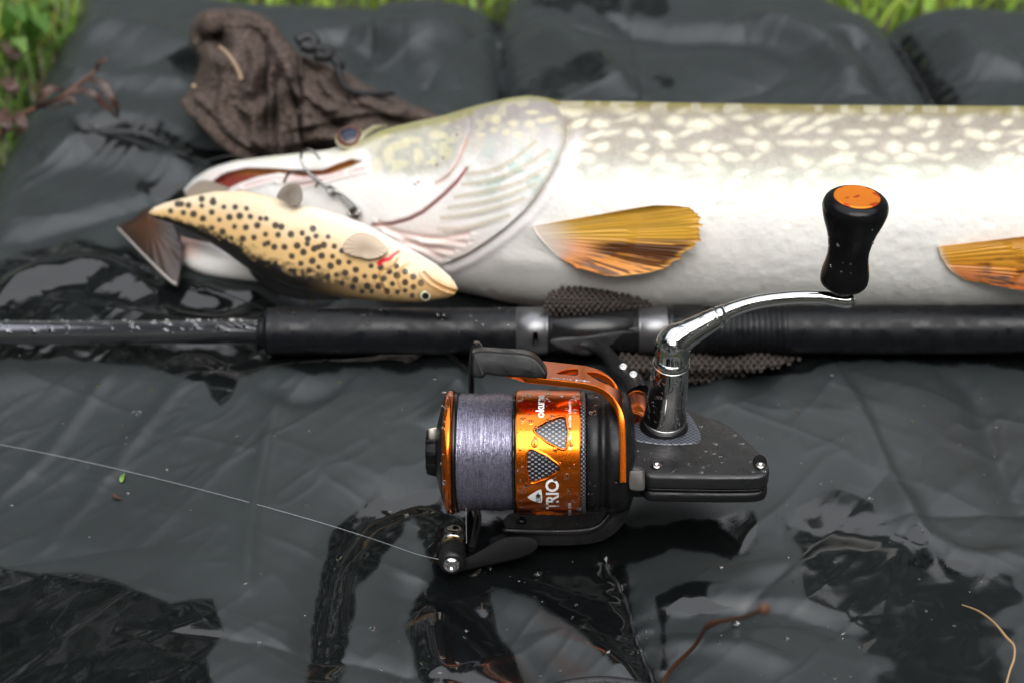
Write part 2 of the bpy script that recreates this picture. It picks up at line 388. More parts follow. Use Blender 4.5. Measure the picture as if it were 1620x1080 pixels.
def mat_z(x, y, detail=True):
    x = np.asarray(x, float); y = np.asarray(y, float)
    h = (fbm(x, y, .21, 21, 2)-.5)*.015
    h += (fbm(*rot(x*1.0, y*.55, .35), .070, 31, 2)-.5)*.0040
    # the quilted pads behind swell between their seams; the pad beside the camera swells a little
    h += .012*sm(.16, .36, y)*(.5+.5*np.cos((x+.135)/.27*2*np.pi))*.35
    h += .014*sm(-.110, -.26, y)*sm(-.04, -.21, x)
    if detail:
        u, v = rot(x, y, .9); r1 = 1-np.abs(2*fbm(u*.45, v*1.6, .034, 41, 3)-1); h += .00045*r1**6
        u, v = rot(x, y, -.5); r2 = 1-np.abs(2*fbm(u*.35, v*1.5, .05, 51, 3)-1); h += .00045*r2**7
        h += (fbm(x, y, .020, 61, 3)-.5)*.00032*(.4+1.2*vnoise(x, y, .12, 77))
    for p, hh, w in CREASES:
        ll = p[1]-p[0]; L2 = (ll**2).sum(); t = np.clip(((x-p[0][0])*ll[0]+(y-p[0][1])*ll[1])/L2, 0, 1); d = np.hypot(x-p[0][0]-t*ll[0], y-p[0][1]-t*ll[1])
        sd = np.sign(ll[0]*(y-p[0][1])-ll[1]*(x-p[0][0])); h = h+hh*np.exp(-d/(w*np.where(sd > 0, 1, .45)))*np.sqrt(np.clip(t*(1-t)*4, 0, 1))
    for p, hh, w in FOLDS:
        lo = p.min(0)-4*w; hi = p.max(0)+4*w
        m = (x > lo[0]) & (x < hi[0]) & (y > lo[1]) & (y < hi[1])
        if not np.any(m): continue
        d, s, t = pdist(x[m], y[m], p)
        ww = w*(.8+.5*vnoise(x[m], y[m], .03, 5)); ww = np.where(s > 0, ww*.62, ww)
        add = (1.9 if p[:, 1].mean() > .13 else 1.15)*hh*np.exp(-(d/ww)**2)*np.clip(np.minimum(t, 1-t)*6, 0, 1)**.7
        h[m] += add
    for p, w, dep in SEAMS:
        lo = p.min(0)-6*w; hi = p.max(0)+6*w
        m = (x > lo[0]-.03) & (x < hi[0]+.03) & (y > lo[1]-.03) & (y < hi[1]+.03)
        if not np.any(m): continue
        d, s, t = pdist(x[m], y[m], p)
        h[m] -= dep*np.exp(-np.abs(d/w)**1.3); h[m] += (.009*np.exp(-((d-.05)/.035)**2) if dep > .008 else 0)
        h[m] += .0011*np.sin(t*np.linalg.norm(np.diff(p, axis=0), axis=1).sum()/.0042*2+3*vnoise(x[m], y[m], .01, 9))*np.exp(-(d/(w*1.5))**2)*(vnoise(x[m], y[m], .012, 8)+.2)
    for c, rr, dep in PRESS:
        h = h-dep*np.exp(-(((x-c[0])**2+(y-c[1])**2)/rr**2))
    return h
nu, nv = 820, 760
S_, T_ = np.meshgrid(np.linspace(0, 1, nu), np.linspace(0, 1, nv), indexing='ij')
YN, XR = -.44, .66
X0 = -.42+(XR+.42)*S_; Y0 = YN+(farY(X0)-YN)*T_
for _ in range(4):
    X0 = leftX(Y0)+(XR-leftX(Y0))*S_; Y0 = YN+(farY(X0)-YN)*T_
X0 += (fbm(X0, Y0, .06, 91, 2)-.5)*.010*(1-sm(0, .05, S_)); Y0 += (fbm(X0, Y0, .07, 92, 2)-.5)*.010*sm(.95, 1, T_)
HZ = mat_z(X0, Y0)
ed = np.minimum.reduce([(X0-X0[:1, :]), (XR-X0), (Y0-YN), (Y0[:, -1:]-Y0)])
ed = np.clip(ed, 0, None); roll = np.clip(1-ed/.034, 0, 1)
HZ = HZ-.034*(1-np.sqrt(np.clip(1-roll**2, 0, 1)))
# where rain water stands as a film the cloth is dark and mirrors the trees; elsewhere it is satin
W3 = np.stack([X0, Y0, HZ], -1)-CAM; wd = W3@FWD; wx = 810+FPX*(W3@RGT)/wd; wy = 540-FPX*(W3@UPC)/wd
FILM = [[(-60, 880), (60, 905), (130, 898), (200, 922), (270, 950), (340, 940), (365, 1000), (330, 1040), (345, 1120), (-60, 1120)],
 [(700, 775), (650, 778), (590, 802), (545, 848), (518, 915), (498, 990), (480, 1100), (540, 1100), (548, 1010), (560, 930), (590, 868), (640, 830), (690, 800)],
 [(640, 800), (700, 790), (1000, 830), (1200, 796), (1218, 866), (1160, 905), (1060, 880), (1000, 900), (1012, 960), (1040, 1110), (980, 1060), (900, 990), (800, 925), (764, 930), (790, 1000), (835, 1110), (690, 1110), (655, 990), (690, 930), (690, 890)],
 [(1010, 930), (1090, 905), (1180, 905), (1240, 892), (1190, 925), (1130, 935), (1190, 960), (1130, 985), (1070, 985), (1050, 1060), (1032, 1000)],
 [(-80, 520), (1700, 520), (1700, 600), (1620, 592), (1560, 576), (1480, 572), (1330, 568), (1250, 590), (1100, 610), (760, 570), (560, 588), (500, 602), (440, 590), (380, 598), (355, 655), (340, 645), (325, 600), (200, 585), (100, 572), (-80, 580)],
 [(-40, 510), (5, 430), (90, 398), (200, 385), (235, 420), (140, 446), (70, 505)], [(195, 300), (225, 285), (262, 282), (300, 300), (335, 272), (290, 320), (230, 318)],
 [(120, 206), (200, 188), (290, 215), (400, 252), (330, 258), (240, 232), (160, 246)], [(130, 470), (250, 436), (440, 480), (430, 515), (190, 515)],
 [(1230, 820), (1260, 810), (1330, 832), (1345, 842), (1300, 836), (1240, 850)], [(1500, 905), (1440, 890), (1400, 905), (1460, 880), (1540, 895)], [(270, 90), (300, 82), (310, 120), (282, 104)],
 [(1415, 40), (1440, 60), (1475, 110), (1500, 170), (1470, 170), (1440, 110)], [(782, -20), (798, 60), (806, 170), (792, 170), (784, 60)]]
wsd = np.full(X0.shape, 1e9); wob = (fbm(X0, Y0, .034, 171, 5, .5)-.5)*46+(fbm(X0, Y0, .10, 172, 2)-.5)*40
for pf in FILM:
    pf = np.array(pf, float); m = (wx > pf[:, 0].min()-60) & (wx < pf[:, 0].max()+60) & (wy > pf[:, 1].min()-60) & (wy < pf[:, 1].max()+60)
    if m.any(): wsd[m] = np.minimum(wsd[m], psdf(wx[m], wy[m], pf))
wob = wob*(1-.65*sm(420, 300, wx)*sm(840, 880, wy)); wet = sm(4, -4, wsd+wob); wet = np.maximum(wet, sm(.690, .715, fbm(X0, Y0, .11, 71, 5, .5))*.8)
tone = .8+.4*fbm(X0, Y0, .05, 81, 4)
mc = np.stack([.0195*tone, .0232*tone, .0242*tone], -1)*(1-.80*wet[..., None])
grit = sm(.74, .80, vnoise(X0, Y0, .0032, 15))*sm(.55, .75, vnoise(X0, Y0, .08, 16)); mc = mc*(1+.0*grit[..., None])
MAT = empty('unhooking_mat', (0, 0, -.033), 'dark grey green wet padded mat with wrinkled shiny cover under both fish', 'mat')
build('cover', np.stack([X0, Y0, HZ], -1), gridF(nu, nv), M['mat'], MAT, mc, attrs={'wet': wet})
def mz(x, y): return float(mat_z(np.array([float(x)]), np.array([float(y)]))[0])
for p, w, dep in SEAMS:
    zz = mat_z(p[:, 0], p[:, 1])+.0004
    q = np.column_stack([p, zz]); keep = (p[:, 1] > YN+.02) & (p[:, 1] < farY(p[:, 0])-.03); q = q[keep]
    V, F = tube_vf(catmull(q, 4), .0009, 6); build('seam', V, F, M['cord'], MAT)
# hem of the mat pushing up near the bottom of the picture
hp = np.array([(880, 1086), (920, 1079), (960, 1077), (1000, 1082), (1030, 1092)]); hp = np.array([G(x, y, mz(*G(x, y)[:2])+.002) for x, y in hp])
V, F = tube_vf(catmull(hp, 6), .0022, 8); build('hem', V, F, M['cord'], MAT)
# beads and specks of water on the cover
P, Nn, rr = [], [], []
for i in range(240):
    x, y = random.uniform(-10, 1630), random.uniform(560, 1080)
    if i < 10: x, y, r = [(216, 652, .0021), (590, 994, .0017), (18, 1058, .0026), (1165, 985, .0016), (410, 1015, .001), (850, 905, .0018), (1378, 788, .0014), (200, 905, .001), (1245, 1010, .0012), (700, 1040, .0012)][i]
    else: r = .00035+.0006*random.random()**3
    g = G(x, y)[:2]; z = mz(*g); g = G(x, y, z); P.append(g); Nn.append((0, 0, 1)); rr.append(r)
drops('water_bead', MAT, P, np.array(Nn, float), rr, .55)

# grass: blades in one mass, thin out under the mat
def grass_mass(name, count, region, hmin, hmax, wid, seed, cols):
    rg = np.random.default_rng(seed); V = []; C = []; F = []; n = 0
    while n < count*7:
        x, y = region(rg)
        if leftX(y)+.004 < x and y < farY(x)+.004: continue
        h = rg.uniform(hmin, hmax); a = rg.uniform(0, 6.283); w = wid*rg.uniform(.5, 1.3); lean = rg.uniform(.15, .9)*h
        d = np.array([math.cos(a), math.sin(a), 0]); s = np.array([-d[1], d[0], 0]); b = np.array([x, y, -.036])
        ps = []
        for t in (0, .35, .7):
            c = b+d*lean*t*t+np.array([0, 0, h*(t-.18*t*t)]); ww = w*(1-.35*t)
            ps += [c-s*ww, c+s*ww]
        ps.append(b+d*lean+np.array([0, 0, h*.82])); V += ps
        F += [(n, n+1, n+3, n+2), (n+2, n+3, n+5, n+4), (n+4, n+5, n+6)]
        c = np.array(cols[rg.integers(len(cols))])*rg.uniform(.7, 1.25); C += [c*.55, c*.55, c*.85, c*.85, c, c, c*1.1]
        n += 7
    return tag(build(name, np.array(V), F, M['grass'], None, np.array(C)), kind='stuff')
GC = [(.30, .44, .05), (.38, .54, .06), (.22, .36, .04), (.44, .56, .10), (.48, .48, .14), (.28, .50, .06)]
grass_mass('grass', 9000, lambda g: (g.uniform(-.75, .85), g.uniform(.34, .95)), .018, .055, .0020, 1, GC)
GL = [(.08, .16, .025), (.12, .25, .035), (.17, .30, .05), (.14, .11, .05), (.20, .30, .09)]
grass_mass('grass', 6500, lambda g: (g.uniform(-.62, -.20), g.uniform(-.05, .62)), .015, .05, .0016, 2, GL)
# broad weeds beside the mat
def leaf_vf(path, wid, fold=.25, n=16, ref=(0, 0, 1), ruf=0.0):
    p = catmull(path, max(3, n//(len(path)-1))); m = len(p); T = unit(np.gradient(p, axis=0)); t = np.linspace(0, 1, m)
    w = wid*np.sin(np.pi*np.clip(t, .02, .985)**.8)**.8; V = []
    for i in range(m):
        s = unit(np.cross(T[i], ref)); u = np.cross(s, T[i])
        for k, q in enumerate((-1, -.5, 0, .5, 1)):
            V.append(p[i]+s*w[i]*q+u*(abs(q)*fold*w[i]+ruf*wid*math.sin(i*1.3+k*2.1)*abs(q)))
    return np.array(V), [tuple(f) for f in gridF(m, 5)]
weeds = [((5, 20), (40, 2)), ((64, 26), (104, 4)), ((14, 62), (40, 36)), ((48, 66), (62, 34)), ((32, 118), (40, 84)), ((52, 72), (76, 54))]
WC = [(.14, .27, .05), (.20, .34, .09), (.10, .22, .04)]
for i, (a, b) in enumerate(weeds):
    p0 = G(*a, -.02); p1 = G(*b, .03); mid = (p0+p1)/2+np.array([0, 0, .018])
    mb = MB(); V, F = leaf_vf([p0, mid, p1], .003+.002*(i % 3), ruf=.1); mb.add(V, F, WC[i % 3]); o = mb.build('broad_leaf', M['grass'], None, True, True)
    tag(o, 'green broad weed leaf growing among the grass beside the mat corner', 'leaf', 'weed leaves beside the mat')
# a wood all round: it stands out of the frame but the wet cloth and chrome mirror it
rg = np.random.default_rng(5); V = []; C = []
for i in range(42000):
    a = rg.uniform(0, 2*np.pi); top = (7.0+3.0*max(0., math.sin(a)))+3.0*vnoise(np.array([a*4]), np.array([0.]), 1.0, 4)[0]+1.2*vnoise(np.array([a*14]), np.array([3.]), 1.0, 6)[0]
    r = 9.0+rg.uniform(0, 3.0); z = top*rg.uniform(0, 1)**.8; c = np.array([r*math.cos(a), r*math.sin(a), z])
    q = rg.normal(size=(2, 3)); q = unit(q)*rg.uniform(.12, .3); V += [c-q[0], c-q[1], c+q[0], c+q[1]]
    cc = np.array([.030, .052, .016])*rg.uniform(.5, 1.5); C += [cc]*4
tag(build('tree_line', np.array(V), np.arange(len(V)).reshape(-1, 4), M['leafmass'], None, np.array(C), smooth=False), kind='stuff')
# ------------------------------------------------------------------ the pike
PT = [(288, 303), (293, 300), (300, 288), (315, 277), (335, 266), (370, 255), (430, 247), (490, 241), (520, 237), (560, 226), (600, 206), (650, 194), (700, 183), (750, 168), (800, 156), (835, 151), (862, 154), (885, 160), (920, 160), (1000, 161), (1100, 163), (1300, 166), (1620, 168), (1900, 172)]
PB = [(288, 304), (293, 306), (300, 314), (315, 324), (335, 336), (370, 356), (430, 388), (490, 408), (520, 420), (560, 432), (600, 442), (650, 450), (700, 456), (750, 466), (800, 478), (835, 484), (862, 488), (885, 491), (920, 494), (1000, 497), (1100, 499), (1300, 500), (1620, 500), (1900, 496)]
PH = [(288, 2), (293, 9), (300, 20), (320, 36), (360, 52), (430, 64), (520, 76), (600, 92), (700, 112), (800, 138), (900, 150), (1100, 158), (1620, 160), (1900, 150)]   # half thickness, px at the fish
KP = .335e-3
def pk(x):
    t, b = sinterp(x, PT), sinterp(x, PB); yc = (t+b)/2; hh = np.maximum((b-t)/2, .5); hn = sinterp(x, PH)
    ez = KP*np.sqrt((hh*.83)**2+(hn*.53)**2)-.002
    return yc, hh, hn, dz(x, yc, ez)
def pk_depth(x, y, lift=0.0):
    yc, hh, hn, d = pk(x); q = np.clip((y-yc)/hh, -1, 1)
    return d-(hn*np.sqrt(1-q*q)+lift)*KP
OPERC = [(858, 153), (878, 166), (892, 186), (897, 205), (895, 225), (884, 254), (866, 285), (848, 312), (828, 335), (800, 360), (770, 382), (742, 400), (712, 414)]
PREOP = [(743, 190), (742, 206), (736, 226), (728, 246), (722, 260), (712, 274), (700, 285), (688, 292)]
JAWL = [(737, 268), (722, 288), (704, 306), (688, 320), (668, 336), (646, 347), (620, 354), (590, 357)]
FOLDL = [[(735, 276), (775, 270), (812, 252), (850, 222)], [(728, 293), (785, 283), (830, 262), (872, 236)], [(716, 313), (780, 300), (830, 284), (868, 262)], [(706, 330), (770, 318), (815, 304), (850, 290)],
         [(694, 346), (755, 336), (800, 324), (832, 313)], [(690, 362), (730, 362), (775, 350), (808, 340)]]
PINKL = [[(612, 362), (650, 372), (700, 380), (735, 384)], [(640, 384), (680, 392), (715, 396)], [(670, 378), (705, 376), (740, 371)], [(600, 352), (620, 366), (660, 388), (700, 408)], [(775, 462), (800, 474), (850, 480), (880, 486)]]
MOUTH = [(336, 288), (348, 279), (360, 273), (391, 266.5), (441, 268), (470, 271), (511, 270), (533, 261), (556, 253), (571, 256), (556, 264), (520, 276), (480, 280), (441, 274), (408, 280), (380, 290), (360, 300)]
LIPS = [[(455, 298), (500, 288), (545, 275), (575, 268)], [(440, 286), (490, 281), (540, 270)], [(385, 296), (430, 284), (470, 280)]]
PRED = [(843, 362), (872, 388), (884, 405), (880, 418), (845, 416), (800, 414)]
nx, na = 1150, 420
PXs = np.concatenate([np.linspace(288, 330, 60, endpoint=False), np.linspace(330, 950, 640, endpoint=False), np.linspace(950, 1850, nx-700)])
AN = np.concatenate([np.linspace(0, np.pi, 330, endpoint=False), np.linspace(np.pi, 2*np.pi, na-330, endpoint=False)])
X, A = np.meshgrid(PXs, AN, indexing='ij')
yc, hh, hn, dd = pk(X)
Y = yc-hh*np.cos(A); sn = np.sin(A); front = sn > -.02
fl = sm(0, .25, sn)
disp = np.zeros_like(X)
b = front & (X < 1000)
xb, yb = X[b], Y[b]; db = np.zeros(xb.shape)
d, s, t = pdist(xb, yb, OPERC); d_op, s_op = d, s
db += 9*np.exp(-np.clip(d, 0, None)/26.)*(s > 0)*(1-sm(0, 3, d)*0)          # raised gill cover (inner side)
db -= 5*np.exp(-(d/5.)**2)*(s < 0); db += 4*np.exp(-((d-15)/7.)**2)*(s < 0)
d, s, t = pdist(xb, yb, PREOP); d_pr, s_pr = d, s
db += 5*np.exp(-d/18.)*(s > 0)*np.clip(np.minimum(t, 1-t)*5, 0, 1)-2.5*np.exp(-(d/3.)**2)
d, s, t = pdist(xb, yb, JAWL); d_jw, s_jw, t_jw = d, s, t
db += 7*np.exp(-d/24.)*(s > 0)*np.clip(np.minimum(t+.1, 1.05-t)*5, 0, 1)-4*np.exp(-(d/3.)**2)
d_fo = np.full(xb.shape, 1e9)
for f in FOLDL:
    d, s, t = pdist(xb, yb, catmull(f, 5)); d_fo = np.minimum(d_fo, d+30*(t < .01)+30*(t > .99)); db += 2.3*np.exp(-(d/7.)**2)*np.where(s > 0, 1, .8)*np.sin(np.pi*t)
    db -= 1.5*np.exp(-((d-8)/4.)**2)*(s > 0)*np.sin(np.pi*t)
d_pk = np.full(xb.shape, 1e9)
for f in PINKL:
    d, s, t = pdist(xb, yb, catmull(f, 5)); d_pk = np.minimum(d_pk, d); db -= 2.0*np.exp(-(d/4.)**2); db += 1.5*np.exp(-((d-8)/5.)**2)*(s > 0)
mo = psdf(xb, yb, MOUTH); db -= 22*sm(2.5, -6, mo); db += 3*np.exp(-((mo-6)/5.)**2)
for f in LIPS:
    d, s, t = pdist(xb, yb, catmull(f, 5)); db += 3*np.exp(-((d-4)/4.)**2)*(s > 0)-2.5*np.exp(-(d/2.5)**2)
# cheek plates, sensory pits, brow ridge over the eye
d_br, s_br, t_br = pdist(xb, yb, catmull([(532, 240), (575, 226), (600, 213), (640, 203), (700, 192), (745, 178)], 5)); db += 3.5*np.exp(-(d_br/7.)**2)
db += (fbm(xb, yb, 26, 120, 3)-.5)*5*sm(60, 20, np.abs(yb-250))
pits = [(661, 289), (700, 251), (690, 262), (656, 293), (722, 214)]
for px_, py_ in pits: db -= 2.5*np.exp(-((xb-px_)**2+(yb-py_)**2)/5.)
d_fb, s_fb, _ = pdist(xb, yb, PRED); db += 3.5*np.exp(-(d_fb/16.)**2)
disp[b] = db
bb = front & (X > 880)
disp[bb] += ((fbm(X, Y, 110, 33, 2)-.5)*6*sm(885, 990, X))[bb]
disp += 1.2*(vnoise(X, Y, 12, 9)-.5)*fl*sm(885, 960, X)
# pigment: dark lilac-grey back with cream spots fading to a white belly; the far side mirrors it
vy = np.where(front, Y, Y)
rel = (Y-yc+hh)/(2*hh)
lev = np.clip((Y-160)/330., 0, 1)
white = np.array([.73, .71, .67]); lil = np.array([.30, .265, .218]); cream = np.array([.72, .665, .51]); olive = np.array([.24, .19, .04]); green = np.array([.40, .41, .33])
n1 = fbm(X, Y, 40, 201, 4); n2 = fbm(X, Y, 9, 202, 3); n3 = vnoise(X, Y, 3.2, 203); n4 = fbm(X, Y, 22, 204, 2)
dark = 1-sm(.24, .58, lev+.16*(n1-.5)-(.06*np.sin(X/160.)))
base = lerp(lil, green, sm(.22, .42, lev)[..., None])*(.80+.28*n2+.16*n3)[..., None]
# cream spots: jittered cells, long axis along the body
sp = np.zeros_like(X); cw, ch = 38., 20.
ci = np.floor(X/cw); cj = np.floor(Y/ch)
rs = np.random.default_rng(12); J = rs.random((80, 40, 5))
for oi in (-1, 0, 1):
    for oj in (-1, 0, 1):
        i = (ci+oi).astype(int); j = (cj+oj).astype(int); q = J[i % 80, j % 40]
        cx = (i+.5+.5*(j % 2)+.6*(q[..., 0]-.5))*cw; cy = (j+.5+.6*(q[..., 1]-.5))*ch
        ax = (9+17*q[..., 2]*q[..., 0]+3*q[..., 4]); ay = (4+5.5*q[..., 3]*q[..., 1]+2*q[..., 4]); tl = (q[..., 4]-.5)*.8-.06
        ex = (X-cx)*np.cos(tl)+(Y-cy)*np.sin(tl); ey = -(X-cx)*np.sin(tl)+(Y-cy)*np.cos(tl)
        rr_ = np.sqrt((ex/ax)**2+(ey/ay)**2)+.9*(n2-.5)+.5*(n4-.5)
        sp = np.maximum(sp, sm(1.6, .25, rr_)*(.6+.4*q[..., 1])*(q[..., 2] > .10))
cc = lerp(base, cream, (sp*.9)[..., None])
cc = lerp(white, cc, (dark*sm(0, 1, 1.1-sm(.35, .6, lev)))[..., None])
top = sm(.075, .0, rel+.02*(n2-.5)); cc = lerp(cc, lerp(olive, cream*.8, sm(.5, .6, vnoise(X, Y, 13, 77))[..., None]*.6), (.85*top)[..., None])
cc = cc*(1-.03*sm(.55, .7, fbm(X, Y*1.2, 22, 208, 3))*sm(.3, .6, lev))[..., None] if np.ndim(cc) == 3 else cc
h = cc[b]
# head pigment
wh = np.array([.73, .71, .68]); headbg = np.array([.31, .275, .255])
inhead = (s_op > 0) | (xb < 700)
opz = sm(285, 175, yb+.10*(xb-800)+30*(n1[b]-.5))                          # upper gill cover is lilac grey
hc = lerp(wh, headbg*(.85+.3*n2[b])[:, None], (opz*sm(640, 720, xb))[:, None])
ck = sm(1.0, .55, np.sqrt(((xb-655)/92.)**2+((yb-238)/58.)**2)+.5*(n1[b]-.5))   # mottled cheek
hc = lerp(hc, np.array([.37, .36, .295])*(.8+.4*n2[b])[:, None], (ck*.9)[:, None])
mot = sm(.56, .66, fbm(xb, yb*1.2, 17, 310, 2)); hc = lerp(hc, np.array([.66, .61, .38]), (mot*np.maximum(ck, opz*.7)*.5)[:, None])
iri = sm(.45, .7, fbm(xb, yb, 20, 320, 2))*np.exp(-((yb-275)/45.)**2)*sm(720, 780, xb)
hc = lerp(hc, np.array([.40, .52, .46]), (.7*iri)[:, None])
hspots = [(858, 191, 11, 5), (838, 196, 9, 6), (812, 195, 9, 5), (785, 190, 8, 8), (818, 213, 10, 5), (782, 206, 7, 5), (800, 210, 7, 6), (760, 214, 9, 4), (703, 193, 8, 6), (612, 215, 9, 4), (650, 222, 17, 6), (690, 214, 12, 8), (614, 246, 9, 15), (662, 246, 8, 14), (596, 262, 8, 13), (842, 178, 12, 4), (872, 188, 9, 5)]
for a_, b_, c_, d_ in hspots:
    q = np.sqrt(((xb-a_)/c_)**2+((yb-b_)/d_)**2)+.35*(n2[b]-.5); hc = lerp(hc, np.array([.72, .64, .42]), (.55*sm(1.4, .4, q))[:, None])
hc = lerp(hc, np.array([.30, .27, .10])*(.7+.6*n2[b])[:, None], (.8*np.exp(-(d_br/6.)**2)*sm(525, 560, xb))[:, None])
topl = sm(11, 2, yb-sinterp(xb, PT))*sm(560, 620, xb); hc = lerp(hc, np.array([.30, .28, .10]), (.7*topl)[:, None])
snout = sm(265, 250, yb)*sm(560, 480, xb); hc = lerp(hc, np.array([.62, .62, .46]), (.55*snout*sm(9, 3, yb-sinterp(xb, PT)))[:, None])
edge = np.exp(-(d_op/7.)**2)*(s_op > 0); hc = lerp(hc, np.array([.27, .23, .15]), (.75*edge*sm(170, 200, yb)*sm(350, 300, yb))[:, None])
hc = lerp(hc, np.array([.52, .25, .17]), (.55*np.exp(-(d_pr/3.5)**2)*sm(200, 230, yb))[:, None])
hc = lerp(hc, np.array([.36, .045, .05]), (.8*np.exp(-(d_jw/3.2)**2))[:, None])
hc = lerp(hc, np.array([.42, .34, .20]), (.6*np.exp(-(d_fo/3.4)**2))[:, None])
pink = np.array([.78, .48, .42]); hc = lerp(hc, pink, (.6*np.exp(-(d_pk/4.)**2))[:, None])
thr = np.exp(-((xb-690)/90.)**2-((yb-385)/34.)**2); hc = lerp(hc, np.array([.80, .63, .58]), (.55*thr*(.5+n1[b]))[:, None])
for f in LIPS:
    d, s, t = pdist(xb, yb, catmull(f, 5)); hc = lerp(hc, np.array([.68, .38, .36]), (.6*np.exp(-(d/2.8)**2))[:, None])
hc = lerp(hc, np.array([.80, .64, .62]), (.5*np.exp(-((mo-7)/8.)**2)*sm(262, 275, yb))[:, None])
inm = sm(1.5, -2, mo); deep = lerp(np.array([.20, .030, .022]), np.array([.40, .18, .035]), sm(284, 264, yb)[:, None]); hc = lerp(hc, deep, inm[:, None])
for px_, py_ in pits: hc = lerp(hc, np.array([.18, .07, .05]), np.exp(-((xb-px_)**2+(yb-py_)**2)/4.)[:, None])
# outside the gill opening: pale band with an orange-pink margin
outb = (s_op < 0)
band = np.exp(-((d_op-3)/4.)**2)*outb; h = lerp(h, np.array([.66, .36, .26]), (.8*band*sm(230, 300, yb))[:, None])
pale = outb*sm(34, 16, d_op)*sm(190, 250, yb); h = lerp(h, np.array([.76, .73, .72]), pale[:, None])
wgt = np.where((s_op > 0) | (xb < 705), 1.0, 0.0); wgt = np.where(xb < 700, 1.0, wgt); lowb = sm(412, 424, yb)*sm(690, 720, xb)
wgt = wgt*(1-lowb)
h = lerp(h, hc, wgt[:, None]); h = lerp(h, np.array([.80, .52, .46]), (.5*np.exp(-(d_pk/4.)**2)*(1-wgt))[:, None])
cc[b] = h
V = Q(X, Y, dd-(hn*sn+disp*fl)*KP)
PIKE = empty('pike', G(1000, 470, 0), 'big pale pike with cream spots lying on its side behind the rod', 'fish')
F = gridF(nx, na, False, True)
o = build('body', V, F, M['pike'], PIKE, cc.reshape(-1, 3))
import bmesh
# lower jaw, hanging open beside the lure's tail
jp = np.array([(258, 372), (268, 380), (292, 396), (330, 410), (380, 416), (450, 418), (540, 412)]); jr = np.array([3, 10, 19, 25, 27, 30, 34])*.335e-3
jc = catmull(np.column_stack([jp, jr]), 10); jd = dz(jc[:, 0], jc[:, 1], jc[:, 2]*.95)
P3 = Q(jc[:, 0], jc[:, 1], jd); V, F = tube_vf(P3, jc[:, 2], 40, flat=1.25)
jx = np.repeat(jc[:, 0], 40); zrel = V[:, 2]-np.repeat(P3[:, 2], 40); rl = np.repeat(jc[:, 2], 40)
jc3 = lerp(np.array([.80, .77, .74]), np.array([.50, .27, .18]), sm(300, 268, jx)[:, None]*.8); jc3 = lerp(jc3, np.array([.60, .24, .17]), (sm(.1, .8, zrel/rl)*sm(345, 300, jx)*.7)[:, None])
build('lower_jaw', V, F, M['pike'], PIKE, jc3)
# pale fold of throat skin sticking out under the belly beside the rod
# eye
ep = Q(553, 219, pk_depth(553, 236)+.003); sv = []; scol = []
nn = unit(.62*(CAM-ep)/np.linalg.norm(CAM-ep)+np.array([-.12, .1, .78])); a, u, v = frame(nn)
for i in range(26):
    th = math.pi*i/25/2*1.35
    for j in range(40):
        ph = 2*math.pi*j/40; sv.append(ep+(.0080*math.cos(th)*a*.55+.0080*math.sin(th)*(math.cos(ph)*u+math.sin(ph)*v)))
        dg = math.degrees(th); pr = 38+2*math.sin(ph*3)
        c = (.012, .016, .035) if dg < pr else ((.22, .09, .045) if dg < pr+5 else ((.06, .032, .028) if dg < pr+20 else ((.22, .11, .05) if dg < pr+27 else (.45, .42, .30)))); scol.append(c)
build('eye', np.array(sv), gridF(26, 40, False, True), M['eyeball'], PIKE, np.array(scol))
# the swollen brow behind the eye
V, F = tube_vf(Q(*np.array([(566, 228), (578, 212), (592, 203), (612, 199)]).T, pk_depth(np.array([566, 578, 592, 612.]), np.array([240, 228, 220, 215.]))+.006), [.0006, .0018, .0016, .0006], 14)
build('brow', V, F, M['pike'], PIKE, np.tile([.30, .28, .17], (len(V), 1)))

def fin(name, parent, base, outline, depth, colf, rays=22, relief=.7, ns=60, nr=170):
    """a fan of rays between a base curve and an outer edge, corrugated, with thickness"""
    bs = catmull(base, 24); ou = catmull(outline, 24)
    rb = np.linspace(0, 1, nr); lb = np.linspace(0, 1, len(bs)); lo = np.linspace(0, 1, len(ou))
    B = np.stack([np.interp(rb, lb, bs[:, k]) for k in (0, 1)], -1); O = np.stack([np.interp(rb, lo, ou[:, k]) for k in (0, 1)], -1)
    s = np.linspace(0, 1, ns)[:, None, None]; XY = B[None]*(1-s)+O[None]*s
    s2 = np.linspace(0, 1, ns)[:, None]*np.ones(nr); r2 = np.ones((ns, 1))*rb
    rw = r2+.02*(fbm(s2*3, r2*14, 1.5, 431, 3)-.5)+.03*np.sin(r2*9); rip = np.abs(np.sin(np.pi*rw*rays*(1+sm(.55, .6, s2))))*(.4+.9*vnoise(rw*rays, s2*1.2, 1., 432))*relief*(.5+.6*s2)
    XY[..., 0] += ((vnoise(r2*60, r2*0, 1., 433)-.6)*12*sm(.86, 1, s2)+2*np.sin(r2*23)*sm(.7, 1, s2))
    d = depth(XY[..., 0], XY[..., 1], s2)-rip*.001
    front = Q(XY[..., 0], XY[..., 1], d); back = Q(XY[..., 0], XY[..., 1], d+.0013)
    c = colf(s2, r2, rip)
    Vv = np.concatenate([front.reshape(-1, 3), back.reshape(-1, 3)]); n = ns*nr; F = gridF(ns, nr)
    rim = np.concatenate([np.arange(nr), np.arange(1, ns)*nr+nr-1, (ns-1)*nr+np.arange(nr-2, -1, -1), np.arange(ns-2, 0, -1)*nr]); r_ = np.roll(rim, -1)
    F = np.concatenate([F, F[:, ::-1]+n, np.stack([rim, rim+n, r_+n, r_], -1)])
    return build(name, Vv, F, M['fin'], parent, np.concatenate([c.reshape(-1, 3)]*2))
